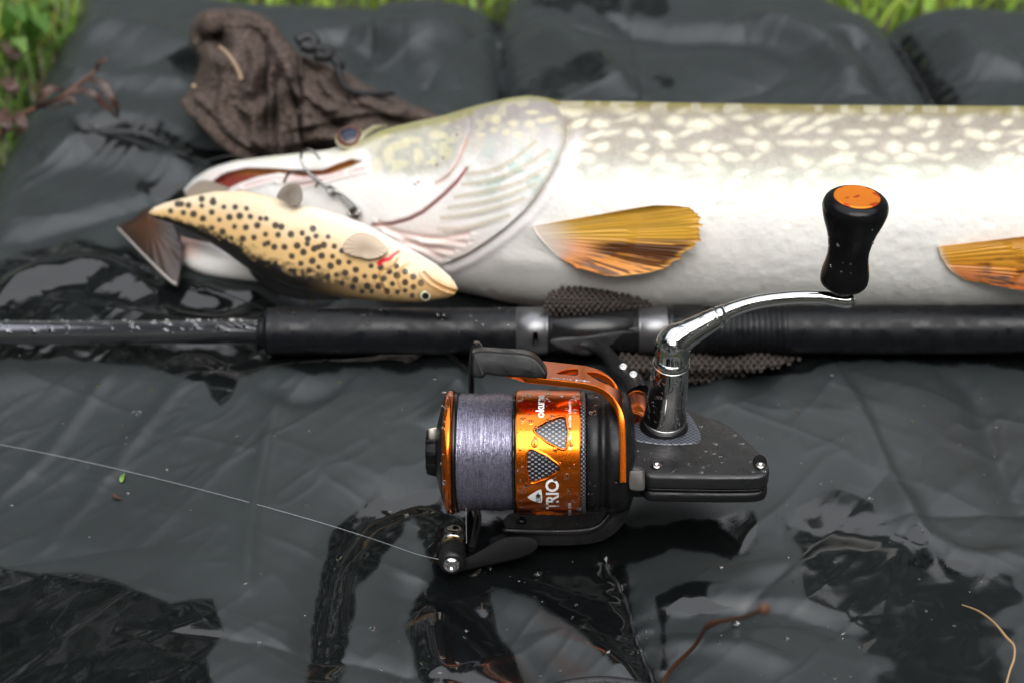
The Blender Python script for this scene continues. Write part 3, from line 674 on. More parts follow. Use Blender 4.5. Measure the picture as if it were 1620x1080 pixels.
def pec_col(s, r, rip):
    yl = np.array([.72, .40, .045]); br = np.array([.055, .016, .005]); og = np.array([.88, .35, .06]); pk_ = np.array([.72, .40, .30]); wt = np.array([.82, .72, .62])
    n = fbm(s*14, r*260, 6, 401, 4); n_b = fbm(s*60, r*120, 9, 402, 3)
    c = lerp(yl, og, sm(.34, .52, r+.1*(n-.5))[..., None])
    olv = np.array([.33, .22, .03]); c = lerp(c, olv, (.5*sm(.5, .62, n)*(r < .5))[..., None])
    dk = sm(.50, .60, n+.35*np.exp(-((r-.50)/.07)**2)+.12*np.exp(-((r-.8)/.12)**2))*sm(.25, .5, s)*sm(.36, .44, r)
    c = lerp(c, br, (.9*dk)[..., None])
    c = lerp(c, br*.8, (.8*np.exp(-((r-.49)/.055)**2)*sm(.25, .55, s)*sm(1.02, .9, s))[..., None])
    c = lerp(c, np.array([.30, .10, .015]), (.25*sm(.3, .05, rip)*sm(.15, .4, s))[..., None])
    c = lerp(c, pk_, (.8*sm(.45, .1, s)*sm(.3, .6, r))[..., None]); c = lerp(c, wt, (.95*sm(.30, .0, s))[..., None])
    c = lerp(c, np.array([.55, .07, .04]), (.7*sm(.55, .75, n_b)*sm(.82, .92, r)*sm(.2, .5, s))[..., None])
    return lerp(c, np.array([.75, .38, .05]), (.7*sm(.94, 1, s))[..., None])
fin('pectoral_fin', PIKE, [(842, 358), (850, 372), (866, 390), (884, 408)], [(1030, 325), (1082, 327), (1104, 340), (1108, 366), (1097, 392), (1062, 419), (1020, 432), (975, 437), (935, 430), (912, 422)],
    lambda x, y, s: pk_depth(x, y)-.0022-.010*s*s, pec_col, 26, .4)
def pel_col(s, r, rip):
    n = fbm(s*40, r*200, 7, 411, 3); c = lerp(np.array([.76, .36, .03]), np.array([.74, .22, .03]), sm(.3, .7, r+.3*(n-.5))[..., None])
    c = lerp(c, np.array([.05, .016, .007]), (.9*sm(.50, .60, n)*sm(.3, .55, r)*sm(.15, .35, s))[..., None]); c = lerp(c, np.array([.75, .42, .03]), (.8*sm(.9, .97, r))[..., None])
    return lerp(c, np.array([.74, .60, .45]), (.7*sm(.06, 0, s))[..., None])
fin('pelvic_fin', PIKE, [(1484, 390), (1490, 408), (1504, 428), (1528, 444)], [(1640, 372), (1680, 376), (1700, 400), (1690, 440), (1650, 462), (1600, 456)], lambda x, y, s: pk_depth(x, y)-.002-.008*s, pel_col, 16, .8)
P, Nn, rr = [], [], []
o = None

# ------------------------------------------------------------------ the trout-shaped lure
TT = [(236, 336), (244, 328), (262, 321), (300, 311), (340, 303), (385, 302), (420, 309), (460, 322), (500, 328), (540, 340), (580, 356), (610, 372), (650, 394), (690, 418), (712, 437), (721, 449), (724, 457)]
TB = [(236, 338), (244, 345), (262, 350), (300, 366), (330, 383), (360, 402), (400, 431), (450, 454), (500, 466), (550, 473), (600, 477), (640, 479), (665, 479), (690, 475), (708, 472), (719, 467), (724, 459)]
TH = [(236, 1), (244, 6), (262, 9), (300, 16), (360, 26), (450, 38), (560, 42), (640, 38), (690, 27), (714, 14), (722, 6), (724, 1)]
TD = [(236, .964), (330, .947), (420, .931), (520, .916), (620, .902), (724, .889)]
TXs = np.concatenate([np.linspace(236, 260, 24, endpoint=False), np.linspace(260, 700, 330, endpoint=False), np.linspace(700, 724, 36)])
def trout_d(x):
    """the lure lies across the pike's jaw and throat"""
    yc_ = (sinterp(x, TT)+sinterp(x, TB))/2; return sinterp(x, TD)
def trout_front(x, y, lift=0):
    t, b_ = sinterp(x, TT), sinterp(x, TB); q = np.clip((y-(t+b_)/2)/np.maximum((b_-t)/2, .5), -1, 1)
    return trout_d(x)-(sinterp(x, TH)*np.sqrt(1-q*q)+lift)*.325e-3
AN2 = np.concatenate([np.linspace(0, np.pi, 200, endpoint=False), np.linspace(np.pi, 2*np.pi, 60, endpoint=False)])
X, A = np.meshgrid(TXs, AN2, indexing='ij'); t_, b_ = sinterp(X, TT), sinterp(X, TB); yc = (t_+b_)/2; hh = (b_-t_)/2
Y = yc-hh*np.cos(A); sn = np.sin(A); hn = sinterp(X, TH); rel = (Y-t_)/(b_-t_+1e-6)
n1 = fbm(X, Y, 24, 501, 4); n2 = fbm(X, Y, 6, 502, 3)
cc = lerp(np.array([.76, .61, .42]), np.array([.70, .45, .19]), sm(.1, .65, rel+.25*(n1-.5))[..., None])
cc = lerp(cc, np.array([.82, .74, .66]), (sm(.16, .0, rel)*sm(430, 520, X))[..., None])
bk = sm(.68, .83, rel+.20*(n2-.5)+.06*(n1-.5))*sm(690, 470, X)+.25*sm(.85, 1, rel)*sm(520, 700, X)
cc = lerp(cc, np.array([.012, .011, .010]), np.clip(bk, 0, 1)[..., None])
spots = [(287, 323), (319, 315), (337, 316), (281, 323), (298, 325), (319, 326), (337, 320), (270, 334), (290, 337), (306, 339), (354, 328), (335, 336), (321, 346), (347, 348), (363, 344), (372, 328), (390, 330), (379, 342), (396, 343), (335, 361), (352, 367), (371, 359), (389, 360), (407, 357), (366, 377), (384, 378), (402, 376), (421, 346), (436, 357), (420, 371), (440, 372), (460, 371), (419, 387), (434, 391), (450, 391), (461, 405), (470, 389), (478, 369), (486, 386), (495, 362), (500, 374), (504, 391), (512, 388), (519, 375), (497, 394), (487, 378), (498, 392), (480, 399), (462, 406), (476, 417), (494, 413), (504, 423), (489, 428), (518, 438), (532, 435), (509, 405), (508, 405), (526, 406), (523, 421), (541, 448), (541, 397), (546, 432), (552, 415), (536, 415), (563, 427), (577, 437), (562, 443), (558, 454), (573, 461), (581, 453), (587, 421), (593, 438), (599, 453), (588, 461), (602, 423), (607, 441), (621, 449), (612, 461), (616, 430), (627, 421), (628, 436), (629, 462), (641, 430), (641, 447), (641, 460), (654, 438), (654, 454), (652, 468), (666, 448), (529, 390), (424, 385), (445, 359), (412, 346)]
sd_ = np.full(X.shape, 1e9)
for i, (a_, b__) in enumerate(spots): sd_ = np.minimum(sd_, np.hypot(X-a_, Y-b__)-4.8-.8*math.sin(i*2.3))
cc = lerp(cc, np.array([.022, .018, .022]), (.93*sm(.8, -.9, sd_+1.0*(n2-.5)))[..., None])
gd, gs, gt = pdist(X, Y, catmull([(628, 410), (618, 424), (600, 432), (604, 450), (612, 466)], 6)); mo2, ms2, mt2 = pdist(X, Y, catmull([(671, 432), (676, 438), (684, 446), (700, 455), (716, 461), (722, 462)], 6))
ck2, _, _ = pdist(X, Y, catmull([(646, 418), (634, 428), (628, 444), (634, 462)], 6))
disp = 2.4*np.exp(-((gd-3)/4.)**2)*(gs < 0)-2.2*np.exp(-(gd/2.)**2)-2.5*np.exp(-(mo2/2.)**2)+2*np.exp(-((mo2-5)/3.)**2)-1.6*np.exp(-(ck2/2.)**2)
cc = lerp(cc, np.array([.36, .17, .05]), (.65*np.exp(-(gd/2.)**2)+.7*np.exp(-(mo2/2.2)**2)+.4*np.exp(-(ck2/2.)**2))[..., None].clip(0, 1))
cc = lerp(cc, np.array([.50, .27, .10]), (.5*sm(640, 690, X)*sm(.25, .6, rel))[..., None])
red, _, rt = pdist(X, Y, catmull([(600, 417), (606, 412), (616, 410), (622, 404), (631, 398)], 6)); cc = lerp(cc, np.array([.62, .012, .03]), sm(5.4, 2.6, red+2*rt)[..., None])
disp += (n2-.5)*.8
TROUT = empty('trout_lure', G(600, 470, .004), 'small yellow spotted trout lure hanging across the open mouth of the pike', 'lure')
build('body', Q(X, Y, trout_d(X)-(hn*sn+disp*sm(0, .3, sn))*.325e-3), gridF(len(TXs), len(AN2), False, True), M['trout'], TROUT, cc.reshape(-1, 3))
def eyeball(name, parent, px, py, d, r, bands, m='eyeball', bulge=.55, tilt=(0, 0, 0)):
    c0 = Q(px, py, d); nn = unit(CAM-c0+np.array(tilt)); a, u, v = frame(nn); sv = []; sc = []
    for i in range(22):
        th = (math.pi/2)*i/21
        for j in range(32):
            ph = 2*math.pi*j/32; sv.append(c0+r*(bulge*math.cos(th)*a+math.sin(th)*(math.cos(ph)*u+math.sin(ph)*v))); q = math.sin(th)
            sc.append(next(c for lim, c in bands if q <= lim))
    return build(name, np.array(sv), gridF(22, 32, False, True), M[m], parent, np.array(sc))
eyeball('eye', TROUT, 673, 467, trout_front(673., 467.)+.0006, .0034, [(.56, (.010, .010, .012)), (.80, (.52, .50, .32)), (1.01, (.20, .15, .08))], tilt=(0, -.1, -.25))
# soft pale fins, dark back fin and the folded tail
def flat_fin(name, parent, outline, depth, c0, c1, th=.0012, m='fin', root=None):
    ou = catmull(outline, 10, True); c = np.mean(ou, 0) if root is None else np.array(root, float); ns = 14; V = []; C = []
    n = len(ou)
    for k in range(ns):
        q = c+(ou-c)*(k/(ns-1)+.02); st = (k/(ns-1))
        ang = np.arctan2(ou[:, 1]-c[1], ou[:, 0]-c[0]); V.append(Q(q[:, 0], q[:, 1], depth(q[:, 0], q[:, 1])-.0002*np.cos(ang*26)*st)); C.append(lerp(np.array(c0), np.array(c1), (st*(.92+.08*np.cos(ang*26)))[:, None]))
    fr = np.concatenate(V); C = np.concatenate(C); bkv = fr+np.array([0, .0012, -.0004])*(th/.0012); m_ = ns*n
    Fg = gridF(ns, n, False, True); rim = (ns-1)*n+np.arange(n); r_ = (ns-1)*n+(np.arange(n)+1) % n
    return build(name, np.concatenate([fr, bkv]), np.concatenate([Fg, Fg[:, ::-1]+m_, np.stack([rim, rim+m_, r_+m_, r_], -1)]), M[m], parent, np.concatenate([C, C]))
flat_fin('pectoral_fin', TROUT, [(543, 396), (549, 380), (568, 370), (590, 375), (604, 386), (613, 396), (602, 406), (584, 410), (570, 407), (556, 404)], lambda x, y: trout_front(x, y, 7)-.001, (.34, .25, .17), (.60, .47, .34), root=(580, 392))
flat_fin('anal_fin', TROUT, [(294, 310), (302, 297), (318, 287), (340, 290), (362, 299), (352, 304), (330, 307)], lambda x, y: dz(x, y, .030)-.002, (.26, .21, .16), (.24, .19, .15), root=(330, 303))
flat_fin('pelvic_fin', TROUT, [(438, 312), (446, 298), (458, 292), (472, 294), (478, 308), (474, 324), (462, 326), (448, 318)], lambda x, y: trout_front(np.full_like(x, 450.), np.full_like(x, 335.))-.004, (.09, .055, .03), (.19, .15, .11), root=(456, 306))
flat_fin('dorsal_fin', TROUT, [(384, 404), (420, 428), (470, 446), (520, 462), (540, 472), (510, 474), (470, 472), (430, 460), (402, 438)], lambda x, y: dz(x, y, .012), (.012, .011, .010), (.016, .015, .014), m='dull', root=(440, 440))
flat_fin('back_ridge', TROUT, [(278, 352), (300, 354), (326, 366), (352, 386), (330, 384), (300, 376), (282, 366)], lambda x, y: dz(x, y, .022)-.004, (.02, .018, .018), (.015, .014, .014), root=(312, 368))
tail_o = [(232, 330), (248, 336), (270, 352), (284, 376), (288, 402), (284, 430), (280, 448), (268, 440), (250, 424), (222, 396), (198, 372), (186, 360), (200, 352), (214, 344)]
tz = lambda x, y: dz(x, y, np.clip(.022-.00016*(np.asarray(y)-330)+.00010*(np.asarray(x)-230), .003, .05))-.004*np.sin((np.asarray(x)-190)/100*3.1)
flat_fin('tail_fin', TROUT, tail_o, tz, (.075, .030, .012), (.018, .013, .010), root=(236, 352))
hem = Q(*np.array([(187, 361), (204, 379), (228, 404), (252, 428), (272, 446), (280, 450)]).T, tz(np.array([187, 204, 228, 252, 272, 280.]), np.array([361, 379, 404, 428, 446, 450.]))-.001)
V, F = tube_vf(catmull(hem, 5), np.linspace(.0005, .0010, 26), 8); build('tail_edge', V, F, material('pale_edge', (.30, .27, .25), .3, coat=.4), TROUT)
# ------------------------------------------------------------------ treble hook with snap link
HK = empty('treble_hook', Q(520, 300, .90), 'thin bare steel treble hook and snap link pointing over the pike\'s jaw', 'hook')
def hd(x, y, l=14): return np.minimum(pk_depth(np.asarray(x, float), np.asarray(y, float)), trout_front(np.asarray(x, float), np.clip(np.asarray(y, float), 330, 400)))-l*.00033
def wire(name, pts, r, lift=12, m='wire', parent=HK, n=6):
    p = catmull(pts, 8); d0 = float(np.mean([pk_depth(500., 290.), pk_depth(560., 330.)])); dd_ = np.interp(p[:, 0], [440, 480, 520, 568], [pk_depth(470., 300.)-.004, pk_depth(490., 290.)-.008, pk_depth(520., 300.)-.006, pk_depth(560., 330.)-.006])-(lift-12)*.0003
    V, F = tube_vf(Q(p[:, 0], p[:, 1], dd_), r*1.35, n); return build(name, V, F, M[m], parent)
wire('shank', [(483, 268), (492, 278), (504, 287), (514, 295), (520, 300)], .00075)
wire('bend', [(484, 270), (477, 256), (477, 244), (483, 238), (492, 238), (500, 244), (506, 252)], .0006)
wire('bend', [(486, 272), (474, 271), (463, 272), (454, 279), (449, 290)], .0006, 14)
wire('bend', [(488, 274), (496, 279), (503, 288), (499, 297)], .0006, 10)
wire('eye_ring', [(518, 296), (526, 297), (531, 303), (528, 309), (522, 307), (518, 299)], .0007)
wire('snap_link', [(525, 303), (535, 309), (548, 322), (558, 331), (563, 328), (552, 317), (540, 308), (529, 304)], .00055)
wire('swivel_ring', [(553, 336), (560, 330), (567, 332), (568, 340), (561, 344), (553, 341), (551, 335)], .0008, 14)
wire('swivel_ring', [(556, 341), (561, 335), (566, 338), (563, 343), (557, 343)], .0006, 16)
# little clip on the lure's fin
CL = tag(wire('snap_ring', [(470, 312), (475, 309), (477, 314), (474, 319), (470, 317)], .0006, 20, parent=None), 'tiny steel ring clipped to the small fin of the trout lure', 'ring')

# ------------------------------------------------------------------ fishing rod
ROD_Z = .017
def ry(x): return 526-.0031*x
def rp(x): y = ry(x); return Q(x, y, dz(810., ry(810.), ROD_Z))
KR = float(dz(810., ry(810.), ROD_Z))/FPX
ROD = empty('fishing_rod', G(810, 560, .004), 'long black fishing rod with foam grips and wet carbon blank lying along the pike', 'rod')
RAX = unit(rp(1600)-rp(0))
def rlathe(name, x0, prof, m, n=48, rmod=None, parent=ROD):
    V, F = lathe_vf(rp(x0), RAX, [((a-x0)*KR, b*KR) for a, b in prof], n, UPC, rmod); return build(name, V, F, M[m], parent)
rlathe('blank', -420, [(-420, 17.5), (-100, 18.6), (424, 19.5)], 'blank')
rlathe('blank_ring', 408, [(408, 20), (409, 21.5), (420, 22), (424, 21)], 'eva')
rlathe('fore_grip', 418, smoothprof([(418, 21), (420, 32), (427, 36.5), (440, 37.5), (600, 37.2), (700, 36.6), (800, 36.6), (816, 36.6)], 4), 'eva', rmod=lambda t, a, r: r*(1+.012*np.sin(t*260+2*np.sin(a*2))*np.cos(a)))
rlathe('hood_ring', 816, [(816, 35), (817, 37.8), (864, 37.8), (866, 36)], 'greymetal')
rlathe('reel_seat', 864, [(864, 33), (866, 34.6), (1012, 34.6), (1014, 33)], 'black')
rlathe('seat_rib', 872, [(872, 34), (873, 35.4), (1000, 35.4), (1001, 34)], 'smoothblack', 24)
rlathe('sliding_hood', 1009, [(1009, 35), (1011, 37), (1052, 37.6), (1054, 36.4)], 'greymetal')
rlathe('collar', 1054, [(1054, 36), (1055, 38.4), (1062, 38.4), (1063, 37)], 'smoothblack')
rlathe('locking_nut', 1062, [(1062, 36), (1064, 39.4), (1108, 39.4), (1115, 37.5)], 'smoothblack', 96, rmod=lambda t, a, r: r*(1+.014*np.sin(a*30)))
pr = [(1114, 36.5)]
for x in np.arange(1116, 1242, 1.0): pr.append((x, 38.6-1.5*(.5+.5*math.cos((x-1116)/9.0*2*math.pi))**3))
pr += [(1246, 38.8), (1500, 38.8), (1900, 38.6), (2300, 38.0)]
rlathe('rear_grip', 1114, pr, 'eva', rmod=lambda t, a, r: r*(1+.004*np.sin(t*180+a)))
# little lever slot in the hood
sl = [(843, 528), (847, 525), (851, 528), (851, 544), (847, 547), (843, 544)]
V, F = prism_vf(catmull(sl, 4, True), lambda p, z: Q(p[:, 0], p[:, 1], KR*FPX-(37.4+z)*KR), -3, 1.2, .5); build('slot', V, F, M['smoothblack'], ROD)
P, Nn, rr = [], [], []
for i in range(150):
    x = random.uniform(0, 415) if i < 120 else random.uniform(430, 810); a = R(random.uniform(-5, 100)); d = UPC*math.cos(a)+np.cross(RAX, UPC)*math.sin(a)*1
    if d@FWD > 0: d = d-2*(d@FWD)*FWD
    rad = (18.3+.0028*x if x < 418 else 36.9)*KR; P.append(rp(x)+d*rad); Nn.append(d); rr.append((.0004+.0013*random.random()**2.2)*(1 if i < 120 else .6))
drops('water_bead', ROD, P, Nn, rr, .6)

# ------------------------------------------------------------------ fishing reel
RD = float(dz(850., 714., .036)); K = RD/FPX
EL = E+math.atan(174/FPX)
EP = R(32)                                            # view elevation over the reel's side plate
def QR(px, py, N): return Q(px, py, RD-np.asarray(N, float)*K)
REEL = empty('fishing_reel', G(850, 880, -.004), 'orange and black spinning reel with lilac line resting on wet mat', 'fishing reel')
YAW = math.tan(R(2.2))
def rc(x): return QR(x, 714.5, (x-850)*YAW)
AXR = unit(rc(1000)-rc(700)); _u = unit(UPC-AXR*(UPC@AXR)); _n = -np.cross(AXR, _u)
if _n@FWD > 0: _n = -_n
def cyl(x, th, r):
    """point on the spool axis frame; th degrees from image-up towards the camera; r in photo px"""
    th = np.radians(th); x, th, r = np.broadcast_arrays(np.asarray(x, float), th, np.asarray(r, float))
    c = rc(850)+((x-850)*K)[..., None]*AXR
    return c+(r*K)[..., None]*(np.cos(th)[..., None]*_u+np.sin(th)[..., None]*_n)
def rl(name, prof, m, n=72, rmod=None, parent=REEL, cap=True):
    V, F = lathe_vf(rc(850), AXR, [((a-850)*K, b*K) for a, b in prof], n, _u, rmod, cap); return fix_normals(build(name, V, F, M[m], parent))
SPOOL = rl('spool', [(690, 30), (692, 44), (697, 64), (702, 80), (707, 88), (716, 88), (722, 70), (812, 70), (812, 60)], 'black', 96)
rl('spool_lip', smoothprof([(705, 86), (705.5, 91), (708, 95.4), (712, 97.6), (716, 98.0), (719.5, 96), (721, 91)], 4), 'orange', 144, parent=SPOOL)
rl('lip_liner', [(720, 90), (720.5, 95), (726, 94.4), (728, 88)], 'carbon', 120, parent=SPOOL).data.attributes
# wound line: several hundred turns
lx = np.linspace(725, 816, 330); th = np.linspace(0, 360, 160, endpoint=False)
XX, TH_ = np.meshgrid(lx, th, indexing='ij')
rb_ = 90.5+1.6*sm(725, 733, XX)-1.2*sm(800, 816, XX)+.8*np.sin((XX-725)/8)+.4*np.sin(XX/2.7+np.radians(TH_))
rb_ = rb_+.55*np.sin(2*np.pi*XX/2.3+np.radians(TH_)*2+4*vnoise(XX, TH_/18, 4, 3))+1.2*(vnoise(XX*1.0, TH_/40, 1.3, 5)-.5)
Vl = cyl(XX, TH_, rb_)
build('wound_line', Vl, gridF(330, 160, False, True), M['line'], SPOOL)
rl('line_flange', [(812, 84), (813, 95), (817.5, 95.6), (819, 90)], 'smoothblack', 120, rmod=lambda t, a, r: r*(1+.006*np.sign(np.sin(a*90))), parent=SPOOL)
# carbon sleeve seen through the openings, and carbon edge
def weave(x, th, r0, sx=5.2, sy=3.6):
    arc = np.radians(th)*r0; j = np.floor(arc/sy); i = np.floor((x+(j % 2)*sx)/sx/1.0); on = ((i+j*0) % 2 == 0)
    fx = np.abs(((x+(j % 2)*sx)/sx) % 1-.5); fy = np.abs((arc/sy) % 1-.5)
    return (on*sm(.46, .30, fx)*sm(.44, .22, fy))[..., None]*np.array([.26, .27, .31])+np.array([.004, .004, .005])
XX, TH_ = np.meshgrid(np.linspace(819, 918, 180), np.linspace(40, 175, 420), indexing='ij')
o = build('carbon_sleeve', cyl(XX, TH_, 94.0), gridF(180, 420), M['carbon'], SPOOL, weave(XX, TH_, 94).reshape(-1, 3))
# orange band with rounded triangular openings
nbx, nbt = 170, 900
XX, TH_ = np.meshgrid(np.linspace(818.5, 918.5, nbx), np.linspace(0, 360, nbt, endpoint=False), indexing='ij'); arc = np.radians(TH_)*99
def a_of(y): return math.acos(max(-1, min(1, (714.5-y)/99.)))*99
tris = []
for pts in ([(848, 675), (893, 655), (894, 703)], [(840, 705), (887, 733), (842, 756)]): tris.append([(x, a_of(y)) for x, y in pts])
tris.append([(846, R(153)*99), (893, R(165)*99), (848, R(181)*99)])
sdm = np.full(XX.shape, 1e9)
for tr in tris:
    c = np.mean(tr, 0); q = []
    for i in range(3):       # bowed sides
        a_, b_ = np.array(tr[i]), np.array(tr[(i+1) % 3]); q += [c+(a_-c)*.93, a_*.67+b_*.33+((a_+b_)/2-c)*.12, (a_+b_)/2+((a_+b_)/2-c)*.20, a_*.33+b_*.67+((a_+b_)/2-c)*.12]
    m_ = (arc > min(t[1] for t in tr)-15) & (arc < max(t[1] for t in tr)+15)
    sdm[m_] = np.minimum(sdm[m_], psdf(XX[m_], arc[m_], catmull(q, 4, True))-1.0)
rbnd = 99-8.5*sm(.9, -1.2, sdm)+.7*np.exp(-((sdm-2)/1.2)**2)-.8*sm(820.5, 818.5, XX)-.8*sm(916.5, 918.5, XX)
BAND = build('spool_skirt', cyl(XX, TH_, rbnd), gridF(nbx, nbt, False, True), M['orange'], SPOOL)
def wrap_text(txt, size, x_base, th_start, m='white', parent=None, name='lettering', bold=0.0, squeeze=1.0, r=99.35):
    """print that reads up the skirt: letter tops towards the spool lip"""
    cu = bpy.data.curves.new('t', 'FONT'); cu.body = txt; cu.size = size; cu.offset = bold; ob = bpy.data.objects.new('t', cu); COL.objects.link(ob)
    dg = bpy.context.evaluated_depsgraph_get(); me = bpy.data.meshes.new_from_object(ob.evaluated_get(dg))
    v = np.zeros(len(me.vertices)*3); me.vertices.foreach_get('co', v); v = v.reshape(-1, 3); F = [tuple(p.vertices) for p in me.polygons]
    bpy.data.objects.remove(ob); bpy.data.curves.remove(cu); bpy.data.meshes.remove(me)
    W = cyl(x_base-v[:, 1], th_start-np.degrees(v[:, 0]*squeeze/99.), r)
    return build(name, W, F, M[m], parent or SPOOL, smooth=False)
wrap_text('TRIO', 27, 884.0, 148.5, bold=.75, squeeze=1.06)
wrap_text('okuma', 18, 862.0, 54.5, bold=.55, squeeze=1.12)
wrap_text('6mm/190m  0.30mm/150m  0.35mm/110m', 5.6, 904, 84.5, squeeze=.92, bold=.12)
wrap_text('10/380  12/340  15/240', 6.4, 903.5, 173, squeeze=.98, bold=.1)
# small white shield with dark number
sh = np.array([(838.5, 130.6), (842, 128), (850, 124.2), (857.5, 121.6), (859.8, 122.6), (860.8, 130), (860, 137), (857.5, 138), (850, 136.4), (842, 133.4)])-np.array([1.5, 0]); shp = catmull(sh, 5, True)
shc = shp.mean(0); Vs = np.vstack([cyl(shc[0], shc[1], 99.35)[None], cyl(shp[:, 0], shp[:, 1], 99.35)]); n = len(shp)
build('shield', Vs, [(0, 1+i, 1+(i+1) % n) for i in range(n)], M['white'], SPOOL, smooth=False)
wrap_text('55S', 11.0, 857.0, 136.6, m='ink', r=99.7, bold=.05, squeeze=1.0)
XX, TH_ = np.meshgrid(np.linspace(918, 926, 14), np.linspace(0, 360, 500, endpoint=False), indexing='ij')
build('carbon_edge', cyl(XX, TH_, 96.5+1.5*np.sin(np.pi*(XX-918)/8)), gridF(14, 500, False, True), M['carbon'], SPOOL, weave(XX, TH_, 97, 3.2, 3.6).reshape(-1, 3))
# drag knob on the nose of the spool
KN = rl('drag_knob', smoothprof([(674.5, 8), (675, 30), (677, 34), (690, 37), (693.5, 36), (694, 28)], 4), 'rubber', 96, rmod=lambda t, a, r: r*(1+.045*np.sign(np.sin(a*9))*(r/K > 28)))
kb = np.array([(677, 681), (679, 677), (690, 675), (692, 679), (690, 694), (679, 695)]); V, F = prism_vf(catmull(kb, 3, True), lambda p, z: QR(p[:, 0], p[:, 1], z), 0, 26, 2); fix_normals(build('knob_grip', V, F, M['dullsteel'], KN))
# rotor
rl('rotor', [(919, 90), (926, 91), (927, 94), (944, 94), (947, 92.5), (949, 88), (954, 86.5), (958, 88), (960, 93), (966, 95), (985, 95), (991, 92), (996, 84), (1002, 60), (1004, 30)], 'black', 144)

def ribbon(name, path, wid, thick, m, parent=REEL, hole=None, ns=220, nw=44, tilt=24.0, bevel=.0006, wfun=None):
    """curved plate: path = near edge (px,py,N), running back by wid along the tangent of the rotor"""
    p = catmull(path, 40); l = np.concatenate([[0], np.cumsum(np.linalg.norm(np.diff(p, axis=0), axis=1))]); s = np.linspace(0, l[-1], ns)
    p = np.stack([np.interp(s, l, p[:, k]) for k in range(3)], -1); w = np.linspace(0, 1, nw)
    W = wid*(wfun(s/l[-1]) if wfun else np.ones(ns)); W0 = (wid-W)/2
    ww = W0[:, None]+W[:, None]*w[None]
    PX = np.repeat(p[:, 0:1], nw, 1); PY = p[:, 1:2]-ww*math.sin(R(tilt)); NN = p[:, 2:3]-ww*math.cos(R(tilt))
    keep = None
    if hole is not None:
        sdh = np.min([psdf(PX, PY, catmull(h_, 6, True)) for h_ in hole], 0)
        kc = (sdh[:-1, :-1]+sdh[1:, :-1]+sdh[:-1, 1:]+sdh[1:, 1:])/4; keep = kc > 0
    V = QR(PX, PY, NN); o = build(name, V, gridF(ns, nw, keep=keep), M[m], parent)
    o.data.validate(); md = o.modifiers.new('thickness', 'SOLIDIFY'); md.thickness = thick*K; md.offset = -1
    b = o.modifiers.new('edge', 'BEVEL'); b.width = bevel; b.segments = 2; b.limit_method = 'ANGLE'; b.angle_limit = R(40)
    return o
arm = ribbon('bail_arm', [(802, 596, 86), (808, 597.5, 88), (840, 597, 89), (890, 602, 90), (930, 607, 93), (955, 616, 96), (975, 634, 101), (987, 660, 106), (990, 700, 107), (990.5, 763, 107)], 68, 9.5, 'orange',
    hole=[[(880, 590), (896, 584), (911, 582.5), (915, 587), (913, 593), (896, 592.5)], [(927, 588), (944, 588.5), (962, 596), (974, 608), (976, 615), (964, 609), (946, 601), (934, 594)]],
    wfun=lambda t: .35+.65*sm(0, .12, t))
low = ribbon('rotor_arm', [(797, 838, -30), (806, 838, -29), (850, 840, -28), (915, 839, -28), (948, 832, -28), (968, 812, -28), (979, 775, -26), (983, 700, -20)], 76, 24, 'black', tilt=22, bevel=.0012, wfun=lambda t: np.sqrt(np.clip(1-((.075-t)/.075).clip(0, 1)**2, .05, 1)))
lip = catmull([(799, 838, -30), (806, 838.5, -28), (850, 840, -26), (915, 839, -26), (946, 832, -26), (965, 812, -26)], 8)
V, F = tube_vf(QR(*lip.T), 5.5*K, 10); build('arm_rib', V, F, M['black'], REEL)
def lath(name, p0, p1, prof, m, n=48, rmod=None, parent=REEL, sc=None):
    """prof [(t 0..1 from p0 to p1, r px)]"""
    p0, p1 = np.asarray(p0), np.asarray(p1); L = np.linalg.norm(p1-p0); k = sc or K
    V, F = lathe_vf(p0, (p1-p0)/L, [(a*L, b*k) for a, b in prof], n, None, rmod); return fix_normals(build(name, V, F, M[m], parent))
def screw(px, py, N, r, ax, parent=REEL, drive=6, m='steel'):
    """pan head with a socket in it"""
    c = QR(px, py, N); ax = unit(ax)
    o = lath('screw', c-ax*r*K*.3, c+ax*r*K*.7, [(0, r), (.45, r), (.7, r*.93), (.9, r*.72), (.97, r*.42), (.60, r*.38), (.55, .02)], m, 40, parent=parent)
    return o
AX_Y = UPC*math.sin(EP)+FWD*math.cos(EP)              # along the stem, towards the rod
AX_Z = UPC*math.cos(EP)-FWD*math.sin(EP)              # out of the side plate, along the handle shaft
screw(825, 823, -38, 8.5, unit(UPC*.92-FWD*.35), m='smoothblack')
# pivot disc and roller carrier
lath('arm_pivot', QR(806, 852, -52), QR(806, 868, -56), [(0, 26), (.2, 33), (.75, 34), (1, 28)], 'black', 48)
ca = np.array([(722, 886), (738, 882), (758, 872), (780, 859), (800, 850), (830, 849), (848, 854), (851, 866), (838, 877), (815, 885), (780, 893), (748, 900), (724, 903)])
V, F = prism_vf(catmull(ca, 6, True), lambda p, z: QR(p[:, 0], p[:, 1]-z*.10, z-8), -14, 12, 2.0); fix_normals(build('roller_carrier', V, F, M['dull'], REEL))  # its shade is put into the colour: deeper black than the other plastic
ra, rb2 = QR(714.5, 893, 30), QR(718.5, 845, -52)
RO = lath('roller_housing', ra, rb2, [(.0, 15), (.02, 18.5), (.10, 20.8), (.3, 21.3), (.48, 20.5), (.52, 19)], 'black', 56)
lath('roller_bushing', ra, rb2, [(.50, 17), (.51, 18.3), (.66, 18.3), (.67, 16)], 'brass', 48, parent=RO)
lath('line_roller', ra, rb2, [(.64, 17.5), (.65, 19.4), (.73, 19.8), (.78, 18.4), (.90, 18.4), (.95, 19.6), (1.0, 19.2), (1.02, 15)], 'chrome', 56, parent=RO)
rax = unit(ra-rb2)
